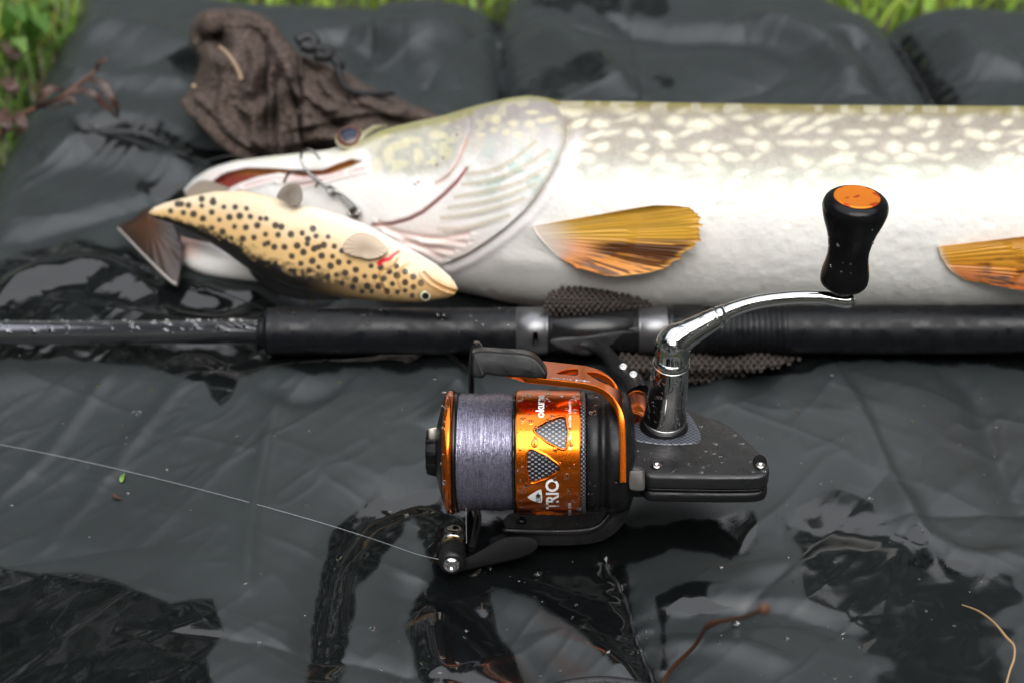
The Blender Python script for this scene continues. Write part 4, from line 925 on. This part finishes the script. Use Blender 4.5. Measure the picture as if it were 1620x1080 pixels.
lath('screw', ra-rax*2*K, ra+rax*7*K, [(0, 13.5), (.35, 13.5), (.6, 12.3), (.85, 8.8), (.97, 4.6), (.5, 4.2), (.45, .1)], 'steel', 6*8, parent=RO)
# bail wire over the far side of the spool
bw = catmull([(760, 553, 52), (757, 546, 40), (752, 545, 20), (748, 556, -10), (746, 585, -60), (746, 630, -104), (748, 714, -128), (752, 790, -108), (756, 818, -74), (752, 845, -48), (746, 868, -30)], 10)
V, F = tube_vf(QR(*bw.T), np.interp(np.linspace(0, 1, len(bw)), [0, .7, .85, 1], [5.2, 5.0, 6.5, 7.0])*K, 14); build('bail_wire', V, F, M['smoothblack'], REEL)
# bail lever cover
lv = np.array([(746, 561), (753, 554), (772, 553), (800, 555), (830, 557), (848, 564), (860, 577), (866, 588), (862, 594), (846, 596), (815, 594), (788, 592), (770, 590), (765, 595), (755, 595), (747, 590)])
def lvf(p, z): return QR(p[:, 0], p[:, 1]-z*math.sin(R(20)), 66+z*math.cos(R(20))*-1)
V, F = prism_vf(catmull(lv, 6, True)+np.array([0, 3]), lambda p, z: QR(p[:, 0], p[:, 1]-z*.20, 92-z), 0, 40, 5, 4); fix_normals(build('bail_lever', V, F, M['black'], REEL))
V, F = prism_vf(catmull(np.array([(792, 557), (836, 558), (850, 567), (844, 571), (800, 566)]), 5, True), lambda p, z: QR(p[:, 0], p[:, 1]-4-z*.3, 78-z*.9), 0, 16, 2); 

# body: side plate, its wall and the far half
def plate(px, py, zp):
    u = 714-np.asarray(py, float); yy = (u-zp*math.cos(EP))/math.sin(EP); return QR(px, py, zp*math.sin(EP)-yy*math.cos(EP))
def plz(p, z, z0=20.0):
    """polygon drawn on the plate plane z0, moved along the plate normal to z"""
    return plate(p[:, 0], p[:, 1], z0)+((z-z0)*K)*AX_Z
bo = [(984, 690), (990, 668), (1002, 652), (1018, 644), (1050, 641), (1084, 643), (1112, 655), (1124, 659), (1140, 663), (1155, 672), (1180, 693), (1204, 716), (1217, 732), (1219, 744), (1213, 751), (1196, 753.5), (1140, 754), (1080, 753), (1030, 752), (1021, 750), (1018, 741), (990, 740), (984, 730)]
bo = np.array(bo, float); bp = []
for i in range(len(bo)):
    a_, b_ = bo[i], bo[(i+1) % len(bo)]
    for t in np.linspace(0, 1, max(2, int(np.linalg.norm(b_-a_)/5)), endpoint=False): bp.append(a_+(b_-a_)*t)
bp = np.array(bp); kq = np.array([1, 2, 3, 2, 1.])/9
bp = sum(np.roll(bp, j-2, 0)*kq[j] for j in range(5))
V, F = prism_vf(bp, lambda p, z: plz(p, z), -7, 20, 6.0, 5); BODY = fix_normals(build('body', V, F, M['plate'], REEL))
V, F = prism_vf(inset(bp, 1.2), lambda p, z: plz(p, z), -10, -6.4, .4, 1); fix_normals(build('body_joint', V, F, M['smoothblack'], BODY))
V, F = prism_vf(inset(bp, .4), lambda p, z: plz(p, z), -36, -9.4, 11, 6); fix_normals(build('far_side_plate', V, F, M['black'], BODY))
V, F = prism_vf(catmull(np.array([(960, 660), (1010, 650), (1060, 660), (1130, 680), (1160, 700), (1130, 712), (1000, 716), (962, 700)]), 6, True), lambda p, z: plz(p, z), -70, -20, 8, 4); fix_normals(build('gear_housing', V, F, M['black'], BODY))
# stepped tail of the plate and the carbon inlay under the crank
ci_ = catmull(np.array([(991, 688), (996, 671), (1014, 656), (1050, 649), (1084, 652), (1097, 665), (1107, 684), (1108, 696), (1098, 702), (1054, 704), (1012, 699), (996, 695)]), 6, True)
gx_, gy_ = np.meshgrid(np.linspace(-1, 1, 2), [0], indexing='ij'); ns = 60; V = []; C = []
cen = np.array([1050., 680.])
nseg = 240; cj = np.array([np.interp(np.linspace(0, len(ci_), nseg, endpoint=False), np.arange(len(ci_)+1), np.append(ci_[:, k], ci_[0, k])) for k in (0, 1)]).T
for k in range(ns):
    q = cen+(cj-cen)*(k/(ns-1)*.99+.01); zz = 22.2-1.4*sm(.95, 1, k/(ns-1)); V.append(plz(q, zz))
    yy = q[:, 1]*1.9; jj = np.floor(yy/4.2); ii = np.floor((q[:, 0]+(jj % 2)*4.6)/4.6); on = (ii % 2 == 0)
    C.append(np.where(on, 1.0, 0.0)[:, None]*np.array([.12, .13, .155])+np.array([.008, .009, .011]))
V.append(plz(cj, 19.0)); C.append(np.tile([.01, .01, .01], (nseg, 1)))
build('carbon_inlay', np.concatenate(V), gridF(ns+1, nseg, False, True), M['carbon'], BODY, np.concatenate(C))
for px, py in ((1038, 731), (1202, 731)):
    hole = np.array([(px+math.cos(a)*11.5, py+math.sin(a)*12.5) for a in np.linspace(0, 2*np.pi, 28, endpoint=False)])
    V, F = prism_vf(hole, lambda p, z: plz(p, z), 18.5, 20.3, .3, 1); fix_normals(build('recess_shade', V, F, M['dull'], BODY))  # dark disc on the plate, the shade of the recess put into its colour
    c = plate(px+1, py+6, 20); lath('screw', c-AX_Z*1*K, c+AX_Z*4*K, [(0, 7.8), (.5, 7.8), (.85, 6.2), (.95, 3.4), (.5, 3.1), (.45, .1)], 'steel', 36, parent=BODY)
sw = catmull(np.array([(1000, 743), (1016, 743), (1020, 747), (1020, 772), (1014, 776), (1000, 775), (995, 770), (995, 748)]), 4, True)
V, F = prism_vf(sw, lambda p, z: QR(p[:, 0], p[:, 1], 76+z), 0, 16, 3); fix_normals(build('switch', V, F, M['switch'], BODY))
# orange shoulder and black stem reaching back to the rod
sp_ = catmull([(1004, 665, -30), (1008, 652, -46), (1010, 640, -80), (1008, 630, -110)], 6); V, F = tube_vf(QR(*sp_.T), [20*K]*3+[17*K]*(len(sp_)-3), 20, ref=RGT, flat=.8); build('shoulder', V, F, M['orange'], REEL)
Nrod = (RD-KR*FPX)/K
stp = catmull([(912, 541, Nrod+30), (936, 546, Nrod+36), (955, 555, Nrod+60), (968, 570, Nrod+110), (980, 585, Nrod+160), (1000, 602, Nrod+210), (1009, 622, -116)], 8)
V, F = tube_vf(QR(*stp.T), np.interp(np.linspace(0, 1, len(stp)), [0, .2, .45, .75, 1], [10, 13, 13, 16, 20])*K*1.0, 20, ref=RGT, flat=.7); build('stem', V, F, M['black'], REEL)
ft = catmull(np.array([(868, 540), (885, 533), (930, 530), (985, 519), (1012, 516), (1012, 530), (984, 534), (966, 548), (930, 562), (885, 553)]), 5, True)
V, F = prism_vf(ft, lambda p, z: QR(p[:, 0], p[:, 1], Nrod+z), 24, 40, 4); fix_normals(build('foot', V, F, M['black'], REEL))
for px, py in ((986, 580), (1002, 592)):
    c = QR(px, py, float(np.interp(py, [570, 602], [Nrod+110, Nrod+210]))+44); ax = unit(AX_Z*.75-FWD*.5)
    lath('screw', c-ax*4*K, c+ax*3*K, [(0, 7.5), (.6, 7.5), (.9, 5.8), (.97, 3), (.7, 2.8), (.65, .1)], 'steel', 30)
# crank: collar, shaft, elbow, arm, knob
s0 = plate(1050, 677, 20); s1 = QR(1062, 575, 72); sx = unit(s1-s0); CR = lath('crank_collar', s0-sx*2*K, s1, [(0, 39), (.03, 39), (.07, 37.6), (.08, 35.5), (.12, 35), (.13, 33)], 'smoothblack', 64)
CR.name = 'crank'
lath('crank_shaft', s0, s1, [(.10, 33), (.13, 34), (.2, 34), (.21, 33.2), (.6, 30.6), (1.0, 28.0), (1.1, 27.0)], 'chrome', 64, parent=CR)
for t, r in ((.165, 34.8), (1.0, 28.8)): lath('ring', s0+sx*np.linalg.norm(s1-s0)*(t-.012), s0+sx*np.linalg.norm(s1-s0)*(t+.012), [(0, r-1), (.3, r), (.7, r), (1, r-1)], 'steel', 64, parent=CR)
NA = 78
el = catmull([(1062.5, 577, 72), (1063, 562, 75), (1064, 549, NA), (1069, 539, NA+1), (1082, 531, NA+2), (1100, 521, NA+3), (1120, 510, NA+5), (1136, 501.5, NA+6)], 8)
V, F = tube_vf(QR(*el.T), np.interp(np.linspace(0, 1, len(el)), [0, .18, .32, .45, .65, 1], [27.5, 27.5, 28.5, 27, 21, 16.0])*K, 36); build('elbow', V, F, M['chrome'], CR)
ar = catmull([(1133, 503, NA+6), (1150, 494, NA+8), (1170, 486, NA+10), (1195, 479, NA+13), (1225, 474, NA+16), (1260, 471, NA+19), (1300, 471, NA+22), (1322, 474, NA+24), (1338, 476, NA+25), (1350, 474, NA+25)], 8)
V, F = tube_vf(QR(*ar.T), np.interp(np.linspace(0, 1, len(ar)), [0, .1, .3, .7, .85, .93, 1], [13.5, 12.5, 11, 10.5, 11.5, 12.5, 9])*K, 32); build('arm', V, F, M['chrome'], CR)
jt = unit(QR(1148, 495, NA+8)-QR(1132, 503, NA+6)); jc0 = QR(1137, 501, NA+6); lath('joint_ring', jc0, jc0+jt*14*K, [(0, 15), (.06, 17), (.12, 15.6), (.85, 15), (.93, 16.4), (1, 13)], 'chrome', 48, parent=CR)
k0 = QR(1334, 452, NA+27); k1 = QR(1356, 311, NA+27+86); kd = KNK = (RD-(NA+70)*K)/FPX
kp = smoothprof([(0, 26), (.012, 33), (.05, 37.5), (.10, 38.4), (.17, 37.6), (.28, 34.2), (.38, 32.8), (.50, 34.8), (.62, 39.6), (.74, 46.5), (.84, 51), (.90, 51.6), (.95, 48.5), (.98, 43), (.992, 37.5), (.985, 35)], 5)
KB = lath('knob', k0, k1, kp, 'rubber', 80, parent=CR, sc=kd)
lath('knob_cap', k0, k1, [(.975, 36.4), (.996, 36.4), (1.004, 35), (1.003, 33), (1.001, 20), (1.001, .1)], 'cap', 64, parent=CR, sc=kd)
kx = unit(k1-k0); lath('knob_pin', k0-kx*24*K, k0+kx*3*K, [(0, 10), (.3, 12), (.75, 17), (1, 22)], 'chrome', 40, parent=CR)
# rain beads on the reel
P, Nn, rr = [], [], []
def bead(p, n, r): P.append(np.asarray(p)); Nn.append(unit(n)); rr.append(r)
for i in range(130):
    x = random.uniform(821, 916); th = random.uniform(18, 150); ar_ = R(th)*99
    if min(psdf(np.array([x]), np.array([ar_]), np.array(t))[0] for t in tris) < 5: continue
    p = cyl(x, th, 98.9); bead(p, p-cyl(x, 0, 0), .0003+.0013*random.random()**3)
for x, th, r in ((842, 59, .0016), (850, 66, .0019), (848, 79, .0020), (868, 57, .0013), (880, 84, .0016), (902, 66, .0013), (826, 84, .001), (866, 90, .0011)): p = cyl(x, th, 98.9); bead(p, p-cyl(x, 0, 0), r*.8)
for i in range(40): x = random.choice([random.uniform(703, 719), random.uniform(929, 944), random.uniform(964, 984)]); th = random.uniform(10, 140); r0 = 97.6 if x < 720 else 94; p = cyl(x, th, r0); bead(p, p-cyl(x, 0, 0), .0003+.0008*random.random()**2)
bpz = np.column_stack([RNG.uniform(1000, 1212, 130), RNG.uniform(650, 750, 130)])
for q in bpz[psdf(bpz[:, 0], bpz[:, 1], bp) < -5]: bead(plate(q[0], q[1], 20.0), AX_Z, .0002+.0008*random.random()**3)
for i in range(70):
    t = random.uniform(.25, .98); a = R(random.uniform(-80, 80)); L = np.linalg.norm(s1-s0); n_ = unit(-FWD-sx*(-FWD@sx)); m2 = np.cross(sx, n_); d_ = n_*math.cos(a)+m2*math.sin(a); bead(s0+sx*L*t+d_*np.interp(t, [.2, .6, 1], [33.2, 30.6, 28])*K, d_, .0003+.0008*random.random()**2)
for i in range(26):
    a = random.randrange(4, len(el)-2); n_ = unit(-FWD+UPC*random.uniform(-.6, 1)); bead(QR(*el[a])+n_*np.interp(a/len(el), [0, .32, .65, 1], [27.3, 28.2, 21, 16])*K, n_, .0003+.0007*random.random()**2)
bead(QR(1140, 517, NA+6), -UPC, .0014)
for i in range(60):
    x = random.uniform(806, 975); t = (x-806)/170; n_ = unit(UPC*math.cos(R(24))-FWD*math.sin(R(24)))
    if x > 870: bead(QR(x, np.interp(x, [870, 930, 972], [600, 605, 630])-3, 86), n_, .0002+.0005*random.random()**2)
for i in range(16):
    t = random.uniform(.08, .9); a = R(random.uniform(-80, 80)); n_ = unit(-FWD-kx*(-FWD@kx)); m2 = np.cross(kx, n_); d_ = n_*math.cos(a)+m2*math.sin(a); rk = np.interp(t, [.0, .1, .38, .62, .84, .95], [33, 38.4, 32.8, 39.6, 51, 48.5]); bead(k0+kx*t*np.linalg.norm(k1-k0)+d_*rk*kd, d_, .0002+.0006*random.random()**3)
drops('water_bead', REEL, P, Nn, rr, .55)
# ------------------------------------------------------------------ line running out over the mat
lp = catmull([(-30, 697), (120, 726), (300, 769), (460, 812), (560, 842), (620, 862), (660, 876), (694, 884)], 10)
P3 = []
for i, (x, y) in enumerate(lp):
    g = G(x, y); z = max(mz(g[0], g[1])+.0012, .0); P3.append(G(x, y, z+.016*sm(560, 694, x)))
P3 = np.array(P3); 
for _ in range(12): P3[1:-1] = (P3[:-2]+2*P3[1:-1]+P3[2:])/4
V, F = tube_vf(P3, .00013, 5); tag(build('fishing_line', V, F, M['mono']), 'thin pale fishing line running straight over the mat to the reel roller', 'line')
dl = QR(*catmull([(737, 800, 40), (737.5, 830, 20), (738, 858, 0)], 6).T); V, F = tube_vf(dl, .00018, 5); build('line_end', V, F, M['mono'], REEL)
lp = [(300, 285), (312, 262), (345, 250), (390, 244)]; V, F = tube_vf(catmull([G(x, y, .022) for x, y in lp], 8), .0004, 6); tag(build('leader_wire', V, F, M['smoothblack']), 'short dark wire arching off the mat at the tip of the pike snout', 'wire')
lp = [(286, 438), (330, 455), (390, 478), (420, 490)]; V, F = tube_vf(catmull([G(x, y, .004) for x, y in lp], 8), .0004, 6); tag(build('leader_wire', V, F, M['smoothblack']), 'dark wire running from the tail of the trout lure towards the rod', 'wire')

# ------------------------------------------------------------------ brown mesh sack behind the pike's head
SO = [(300, 60), (301, 42), (312, 24), (335, 15), (370, 14), (402, 20), (428, 34), (446, 56), (462, 78), (485, 90), (520, 104), (556, 120), (590, 140), (620, 152), (655, 168), (690, 182), (715, 196), (700, 212), (640, 226), (580, 240), (520, 250), (460, 254), (400, 250), (380, 244), (352, 226), (318, 200), (294, 176), (290, 158), (300, 140), (310, 118), (316, 96), (306, 78)]
so = catmull(SO, 8, True); sc0 = np.array([430., 150.])
ns, nt = 150, 420
so2 = np.array([np.interp(np.linspace(0, len(so), nt, endpoint=False), np.arange(len(so)+1), np.append(so[:, k], so[0, k])) for k in (0, 1)]).T
sp = np.linspace(0, 1, ns)[:, None, None]; XY = sc0+(so2[None]-sc0)*sp; X, Y = XY[..., 0], XY[..., 1]; edge = 1-sp[..., 0]*np.ones((1, nt))
ridges = [([(340, 60), (350, 100), (352, 140), (340, 180)], 9, 9), ([(392, 60), (402, 100), (394, 140), (386, 165)], 10, 9), ([(430, 60), (446, 100), (440, 140), (420, 166), (384, 168)], 12, 10), ([(318, 150), (345, 190), (380, 225), (420, 246)], 11, 9),
          ([(370, 160), (400, 190), (402, 220), (430, 245)], 9, 8), ([(300, 165), (330, 205), (372, 240)], 8, 7), ([(455, 100), (460, 140), (490, 160), (520, 165)], 10, 9), ([(505, 110), (515, 140), (540, 160), (560, 165)], 9, 8),
          ([(470, 180), (510, 176), (545, 168)], 8, 8), ([(440, 205), (500, 195), (570, 178), (620, 180)], 10, 9), ([(560, 150), (600, 175), (650, 185)], 8, 9), ([(312, 34), (350, 26), (400, 34), (430, 60)], 9, 12), ([(430, 230), (500, 222), (580, 210), (640, 200)], 9, 10)]
rel_ = np.zeros_like(X)
for r_, a_, w_ in ridges:
    d, s, t = pdist(X, Y, catmull(r_, 5)); w2 = np.where(s > 0, w_*.85, w_*1.9); rel_ += 1.25*a_*np.exp(-(d/w2)**2)*np.clip(np.minimum(t, 1-t)*5, .0, 1)
d, s, t = pdist(X, Y, [(330, 55), (345, 62), (350, 75)]); rel_ -= 26*np.exp(-(d/13)**2)
al = np.radians(np.interp(X, [300, 420, 480, 560, 700], [8, -8, 55, 70, 78])); ph_ = (X*np.cos(al)+Y*np.sin(al))/17.+3.2*fbm(X, Y, 80, 615, 2)
rel_ += (np.abs(np.sin(ph_))**.75-.5)*17*(.35+1.0*vnoise(X, Y, 60, 616))+(fbm(X, Y, 16, 612, 2)-.5)*3
zb = np.interp(Y, [14, 40, 100, 160, 250], [.062, .066, .052, .032, .006])*(1-.45*sm(470, 700, X))*(.72+.28*sm(290, 340, X))+.002
dfr = dz(X, Y, zb)-.0035*np.sqrt(np.clip(edge, 0, 1))*3-rel_*.00085*sm(0, .12, edge)
dfr = dfr+.010*(1-np.sqrt(np.clip(edge/.06, 0, 1)).clip(0, 1))
V1 = Q(X, Y, dfr); V2 = V1.copy(); V2[..., 1] += (.012+.055*np.sqrt(np.clip(edge, 0, 1))); V2[..., 2] = np.maximum(V2[..., 2]*.55-.004, .001); V2[-1] = V1[-1]+np.array([0, .006, -.003])
n_ = ns*nt; Fg = gridF(ns, nt, False, True); rim = (ns-1)*nt+np.arange(nt); r2 = (ns-1)*nt+(np.arange(nt)+1) % nt
SACK = empty('mesh_sack', G(420, 240, .0), 'crumpled brown mesh sack heaped on the mat behind the pike head', 'sack')
build('cloth', np.concatenate([V1.reshape(-1, 3), V2.reshape(-1, 3)]), np.concatenate([Fg, Fg[:, ::-1]+n_, np.stack([rim, rim+n_, r2+n_, r2], -1)]), M['sack'], SACK)
def shem(pts, r, lift=.0):
    c = catmull(pts, 8); V, F = tube_vf(Q(c[:, 0], c[:, 1], sdep(c[:, 0], c[:, 1], lift)), np.array(r)[0]*(.75+.5*vnoise(c[:, 0], c[:, 1], 18., 5))*np.sin(np.pi*np.linspace(.04, .96, len(c)))**.35, 14, flat=1.6); build('hem', V, F, M['sack'], SACK)
def sdep(x, y, lift=.004):
    zz = np.interp(y, [14, 40, 100, 160, 250], [.062, .066, .052, .032, .006])*(1-.45*sm(470, 700, x))*(.72+.28*sm(290, 340, x))+.002; return dz(x, y, zz)-.010-lift
shem([(294, 158), (312, 178), (345, 206), (380, 236), (402, 250)], [.0042], -.002); shem([(312, 150), (340, 172), (375, 205), (410, 236)], [.0034]); shem([(372, 166), (392, 164), (420, 160), (450, 156)], [.0030], .004)
shem([(468, 178), (492, 176), (520, 170), (544, 160)], [.0030], .002); shem([(310, 72), (318, 48), (340, 34), (374, 30), (408, 38), (434, 60)], [.0036], -.002); shem([(446, 70), (458, 100), (456, 130), (446, 152)], [.0036], .004)
for pts, r in ([[(470, 66), (486, 58), (498, 66), (492, 76), (478, 72)], .0035], [[(484, 70), (500, 76), (522, 82), (516, 90), (498, 88)], .0032], [[(512, 84), (526, 92), (534, 104), (538, 122), (548, 140), (570, 148), (600, 148), (622, 146)], .0022], [[(520, 86), (534, 96), (546, 106)], .002]):
    c = catmull(pts, 7); V, F = tube_vf(Q(c[:, 0], c[:, 1], sdep(c[:, 0], c[:, 1], .006)), r, 10); build('drawstring', V, F, M['cord'], SACK)
c = catmull([(346, 74), (358, 84), (370, 100), (378, 116), (381, 126)], 8); V, F = tube_vf(Q(c[:, 0], c[:, 1], sdep(c[:, 0], c[:, 1], .010)), np.interp(np.linspace(0, 1, len(c)), [0, 1], [.0012, .0021]), 8, flat=.5)
tag(build('dry_stalk', V, F, M['tan']), 'short tan dry stalk stuck on top of the brown mesh sack', 'stalk')
c = Q(307, 137, float(sdep(307., 137.))); V, F = lathe_vf(c, -FWD, [(0, .0014), (.001, .0014), (.0016, .0008), (.0017, .0001)], 14); tag(build('seed', V, F, M['tan']), 'tiny pale seed stuck to the edge of the brown sack', 'seed')

# ------------------------------------------------------------------ scraps of landing net under the rod
def netting(name, label, outline, zf, cell, rad, group=None, backz=.004):
    """knotted lattice over a soft lump: joined strands with real holes"""
    root = empty(name, G(*np.mean(outline, 0), .0), label, 'net', group); ou = catmull(outline, 6, True); mb = MB()
    x0, y0 = ou.min(0); x1, y1 = ou.max(0); pts = {}
    ii = int((x1-x0)/cell)+3; jj = int((y1-y0)/(cell*.6))+3
    def pos(i, j):
        x = x0+(i+.5*(j % 2))*cell+random.uniform(-.12, .12)*cell; y = y0+j*cell*.55+random.uniform(-.1, .1)*cell; return x, y
    P_ = {(i, j): pos(i, j) for i in range(-1, ii) for j in range(-1, jj)}
    def D(x, y): return dz(x, y, zf(x, y))
    for (i, j), (x, y) in P_.items():
        for q in (((i, j+1), (i-1, j+1)) if j % 2 == 0 else ((i+1, j+1), (i, j+1))):
            if q in P_:
                x2, y2 = P_[q]
                if inside(np.array([(x+x2)/2]), np.array([(y+y2)/2]), ou)[0]:
                    t = np.linspace(0, 1, 4); xs = x+(x2-x)*t; ys = y+(y2-y)*t
                    V, F = tube_vf(Q(xs, ys, D(xs, ys)), rad*np.array([1.35, .9, .9, 1.35]), 6); mb.add(V, F)
    o = mb.build('strands', M['net'], root); tag(o, kind='stuff')
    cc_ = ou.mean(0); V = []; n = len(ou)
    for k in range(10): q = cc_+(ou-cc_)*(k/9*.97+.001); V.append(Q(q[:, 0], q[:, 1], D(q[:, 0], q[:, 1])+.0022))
    build('net_backing', np.concatenate(V), gridF(10, n, False, True), material('dark_backing', (.014, .011, .010), .8), root); return root  # solid darker sheet laid behind the strands
netting('landing_net', 'dark brown scrap of netting squeezed between pike belly and rod', [(862, 486), (866, 472), (882, 460), (910, 455), (945, 457), (985, 466), (1022, 476), (1030, 488), (1000, 494), (930, 496), (880, 496)],
        lambda x, y: .034+.00030*(488-y)*0.5-.006*sm(900, 1030, x)-.008*np.abs((y-475)/22.)**2*.5, 9.5, .0009)
netting('landing_net', 'brown netting laid under the rod beside the crank of the reel', [(968, 566), (1000, 560), (1060, 560), (1120, 560), (1180, 556), (1240, 556), (1262, 562), (1250, 572), (1200, 584), (1140, 596), (1095, 606), (1050, 604), (1020, 596), (985, 586)],
        lambda x, y: .006+.010*np.exp(-((y-580)/12.)**2)+.003*np.sin(x/17.), 11, .0010)

# ------------------------------------------------------------------ twigs, leaves, straw
def pz(pts, z): return [G(x, y, zz) for (x, y), zz in zip(pts, np.broadcast_to(z, (len(pts),)))]
TW = empty('leafy_twig', G(20, 200, -.01), 'bent brown twig with curled reddish dead leaves at the mat corner', 'twig')
V, F = tube_vf(catmull(pz([(-10, 225), (14, 193), (53, 173), (96, 154), (128, 130), (145, 118), (154, 108)], [.004, .010, .016, .024, .030, .034, .036]), 6), np.linspace(.0018, .0009, 37), 8); build('stem', V, F, M['twig'], TW)
def tleaf(pts, z, w, fold=.3, ruf=.12, parent=TW, name='leaf', m='leaf', ref=(0, -.4, 1)):
    V, F = leaf_vf(pz(pts, z), w, fold, 24, ref, ruf); o = build(name, V, F, M[m], parent); md = o.modifiers.new('thickness', 'SOLIDIFY'); md.thickness = .0005; return o
tleaf([(57, 172), (68, 154), (84, 142), (104, 146)], [.016, .026, .030, .026], .0038)
tleaf([(68, 170), (90, 166), (112, 160), (120, 170)], [.017, .016, .015, .012], .0040)
tleaf([(104, 152), (122, 145), (146, 150), (166, 168), (187, 189)], [.025, .028, .028, .020, .010], .0028)
tleaf([(136, 128), (156, 130), (170, 144), (182, 166), (188, 186)], [.031, .032, .028, .020, .008], .0030)
tleaf([(152, 111), (158, 102), (164, 97), (171, 92)], [.036, .040, .043, .045], .0024)
tleaf([(14, 194), (25, 186), (36, 200), (22, 222)], [.010, .016, .014, .006], .004)
for k, (pts, z, lab) in enumerate([([(-5, 130), (10, 132), (22, 142), (26, 160)], [.02, .03, .03, .02], 'rusty dead leaf standing in grass above the twig'), ([(-8, 185), (2, 178), (10, 200), (4, 222)], [.01, .02, .02, .01], 'dark curled dead leaf at the root of the twig'), ([(2, 66), (14, 78), (26, 92), (22, 106)], [0, .01, .012, .0], 'dull brown dead leaf flat among the weeds by the mat corner')]):
    o = tleaf(pts, z, .0045, parent=None, name='dead_leaf'); tag(o, lab, 'leaf', 'dead leaves in the grass')
# out of focus stem close to the camera
gp = [(1044, 1090, .0), (1062, 1058, .012), (1098, 1022, .034), (1120, 990, .060), (1152, 980, .080), (1180, 975, .10), (1208, 963, .125)]
c = catmull(np.array([G(x, y, max(z, 0)+mz(*G(x, y)[:2])*.0) for x, y, z in gp]), 7); V, F = tube_vf(c, np.interp(np.linspace(0, 1, len(c)), [0, .45, .52, .6, 1], [.0009, .0009, .0014, .0008, .0007]), 8)
SP = empty('bare_sprig', G(1044, 1090, -.004), 'thin reddish brown sprig rising blurred over the mat in front of the reel', 'twig'); build('stem', V, F, M['twig'], SP)
V, F = lathe_vf(np.array(c[-1])-unit(c[-1]-c[-4])*.002, unit(c[-1]-c[-4]), smoothprof([(0, .0006), (.001, .0018), (.003, .0021), (.0045, .0013), (.005, .0002)], 3), 14); build('bud', V, F, M['twig'], SP)
gp = [(1522, 956), (1548, 966), (1572, 984), (1592, 1008), (1604, 1022), (1604, 1042), (1597, 1062), (1590, 1090)]
c = catmull(np.array([G(x, y, mz(*G(x, y)[:2])+.003+.006*math.sin(i/7*3.1)) for i, (x, y) in enumerate(gp)]), 6); V, F = tube_vf(c, np.interp(np.linspace(0, 1, len(c)), [0, .4, 1], [.0003, .0010, .0008]), 8, flat=.6)
tag(build('grass_straw', V, F, M['straw']), 'curved dry straw lying on the mat right of the sprig', 'straw')
mb = MB(); rg = np.random.default_rng(44)
for i in range(40):
    x, y = rg.uniform(0, 1620), rg.uniform(570, 1080); p = G(x, y); z = mz(*p[:2]); p = G(x, y, z+.0003); L_ = rg.uniform(.0004, .0016); a = rg.uniform(0, 3.1); d = np.array([math.cos(a), math.sin(a), 0])*L_; s_ = np.array([-d[1], d[0], 0])*rg.uniform(.15, .6); c_ = [(.20, .16, .11), (.05, .035, .025), (.10, .12, .05), (.16, .15, .14)][rg.integers(4)]
    mb.add([p-d, p-s_, p+d, p+s_, p+np.array([0, 0, L_*.3])], [(0, 1, 4), (1, 2, 4), (2, 3, 4), (3, 0, 4)], c_)
tag(mb.build('grit', material('grit', vcol=True, rough=.7), MAT, False, True), kind='stuff')
g = lambda x, y, l=.001: G(x, y, mz(*G(x, y)[:2])+l)
V, F = leaf_vf([g(192, 762), g(193, 755, .002), g(197, 748)], .0011, .2, 10); tag(build('leaf_scrap', V, F, M['green']), 'tiny bright green leaf scrap on the mat beside the fishing line', 'leaf')
V, F = leaf_vf([g(468, 1074), g(480, 1078, .002), g(490, 1086)], .001, .2, 8)
tag(build('leaf_scrap', *leaf_vf([g(178, 780), g(184, 786, .0015), g(194, 789)], .0009, .2, 8), M['leaf']), 'tiny dark leaf scrap on the mat just under the green one', 'leaf')
for x, y, rr_ in ((155, 611, .0012), (240, 617, .001), (538, 604, .0011)):
    V, F = lathe_vf(g(x, y, -.0003), (0, 0, 1), [(0, rr_), (rr_*.5, rr_*.9), (rr_*.8, .0001)], 8); tag(build('soil_crumb', V, F, M['soil']), 'crumb of dark soil lying loose on the mat near the rod', 'crumb', 'soil crumbs on the mat')
# stalk poking out beside the lure
V, F = tube_vf(catmull([G(495, 458, .006), G(492, 468, .006), G(491, 482, .006)], 5), .0006, 6); tag(build('grass_straw', V, F, M['straw']), 'short pale straw sticking up between trout lure and rod', 'straw')
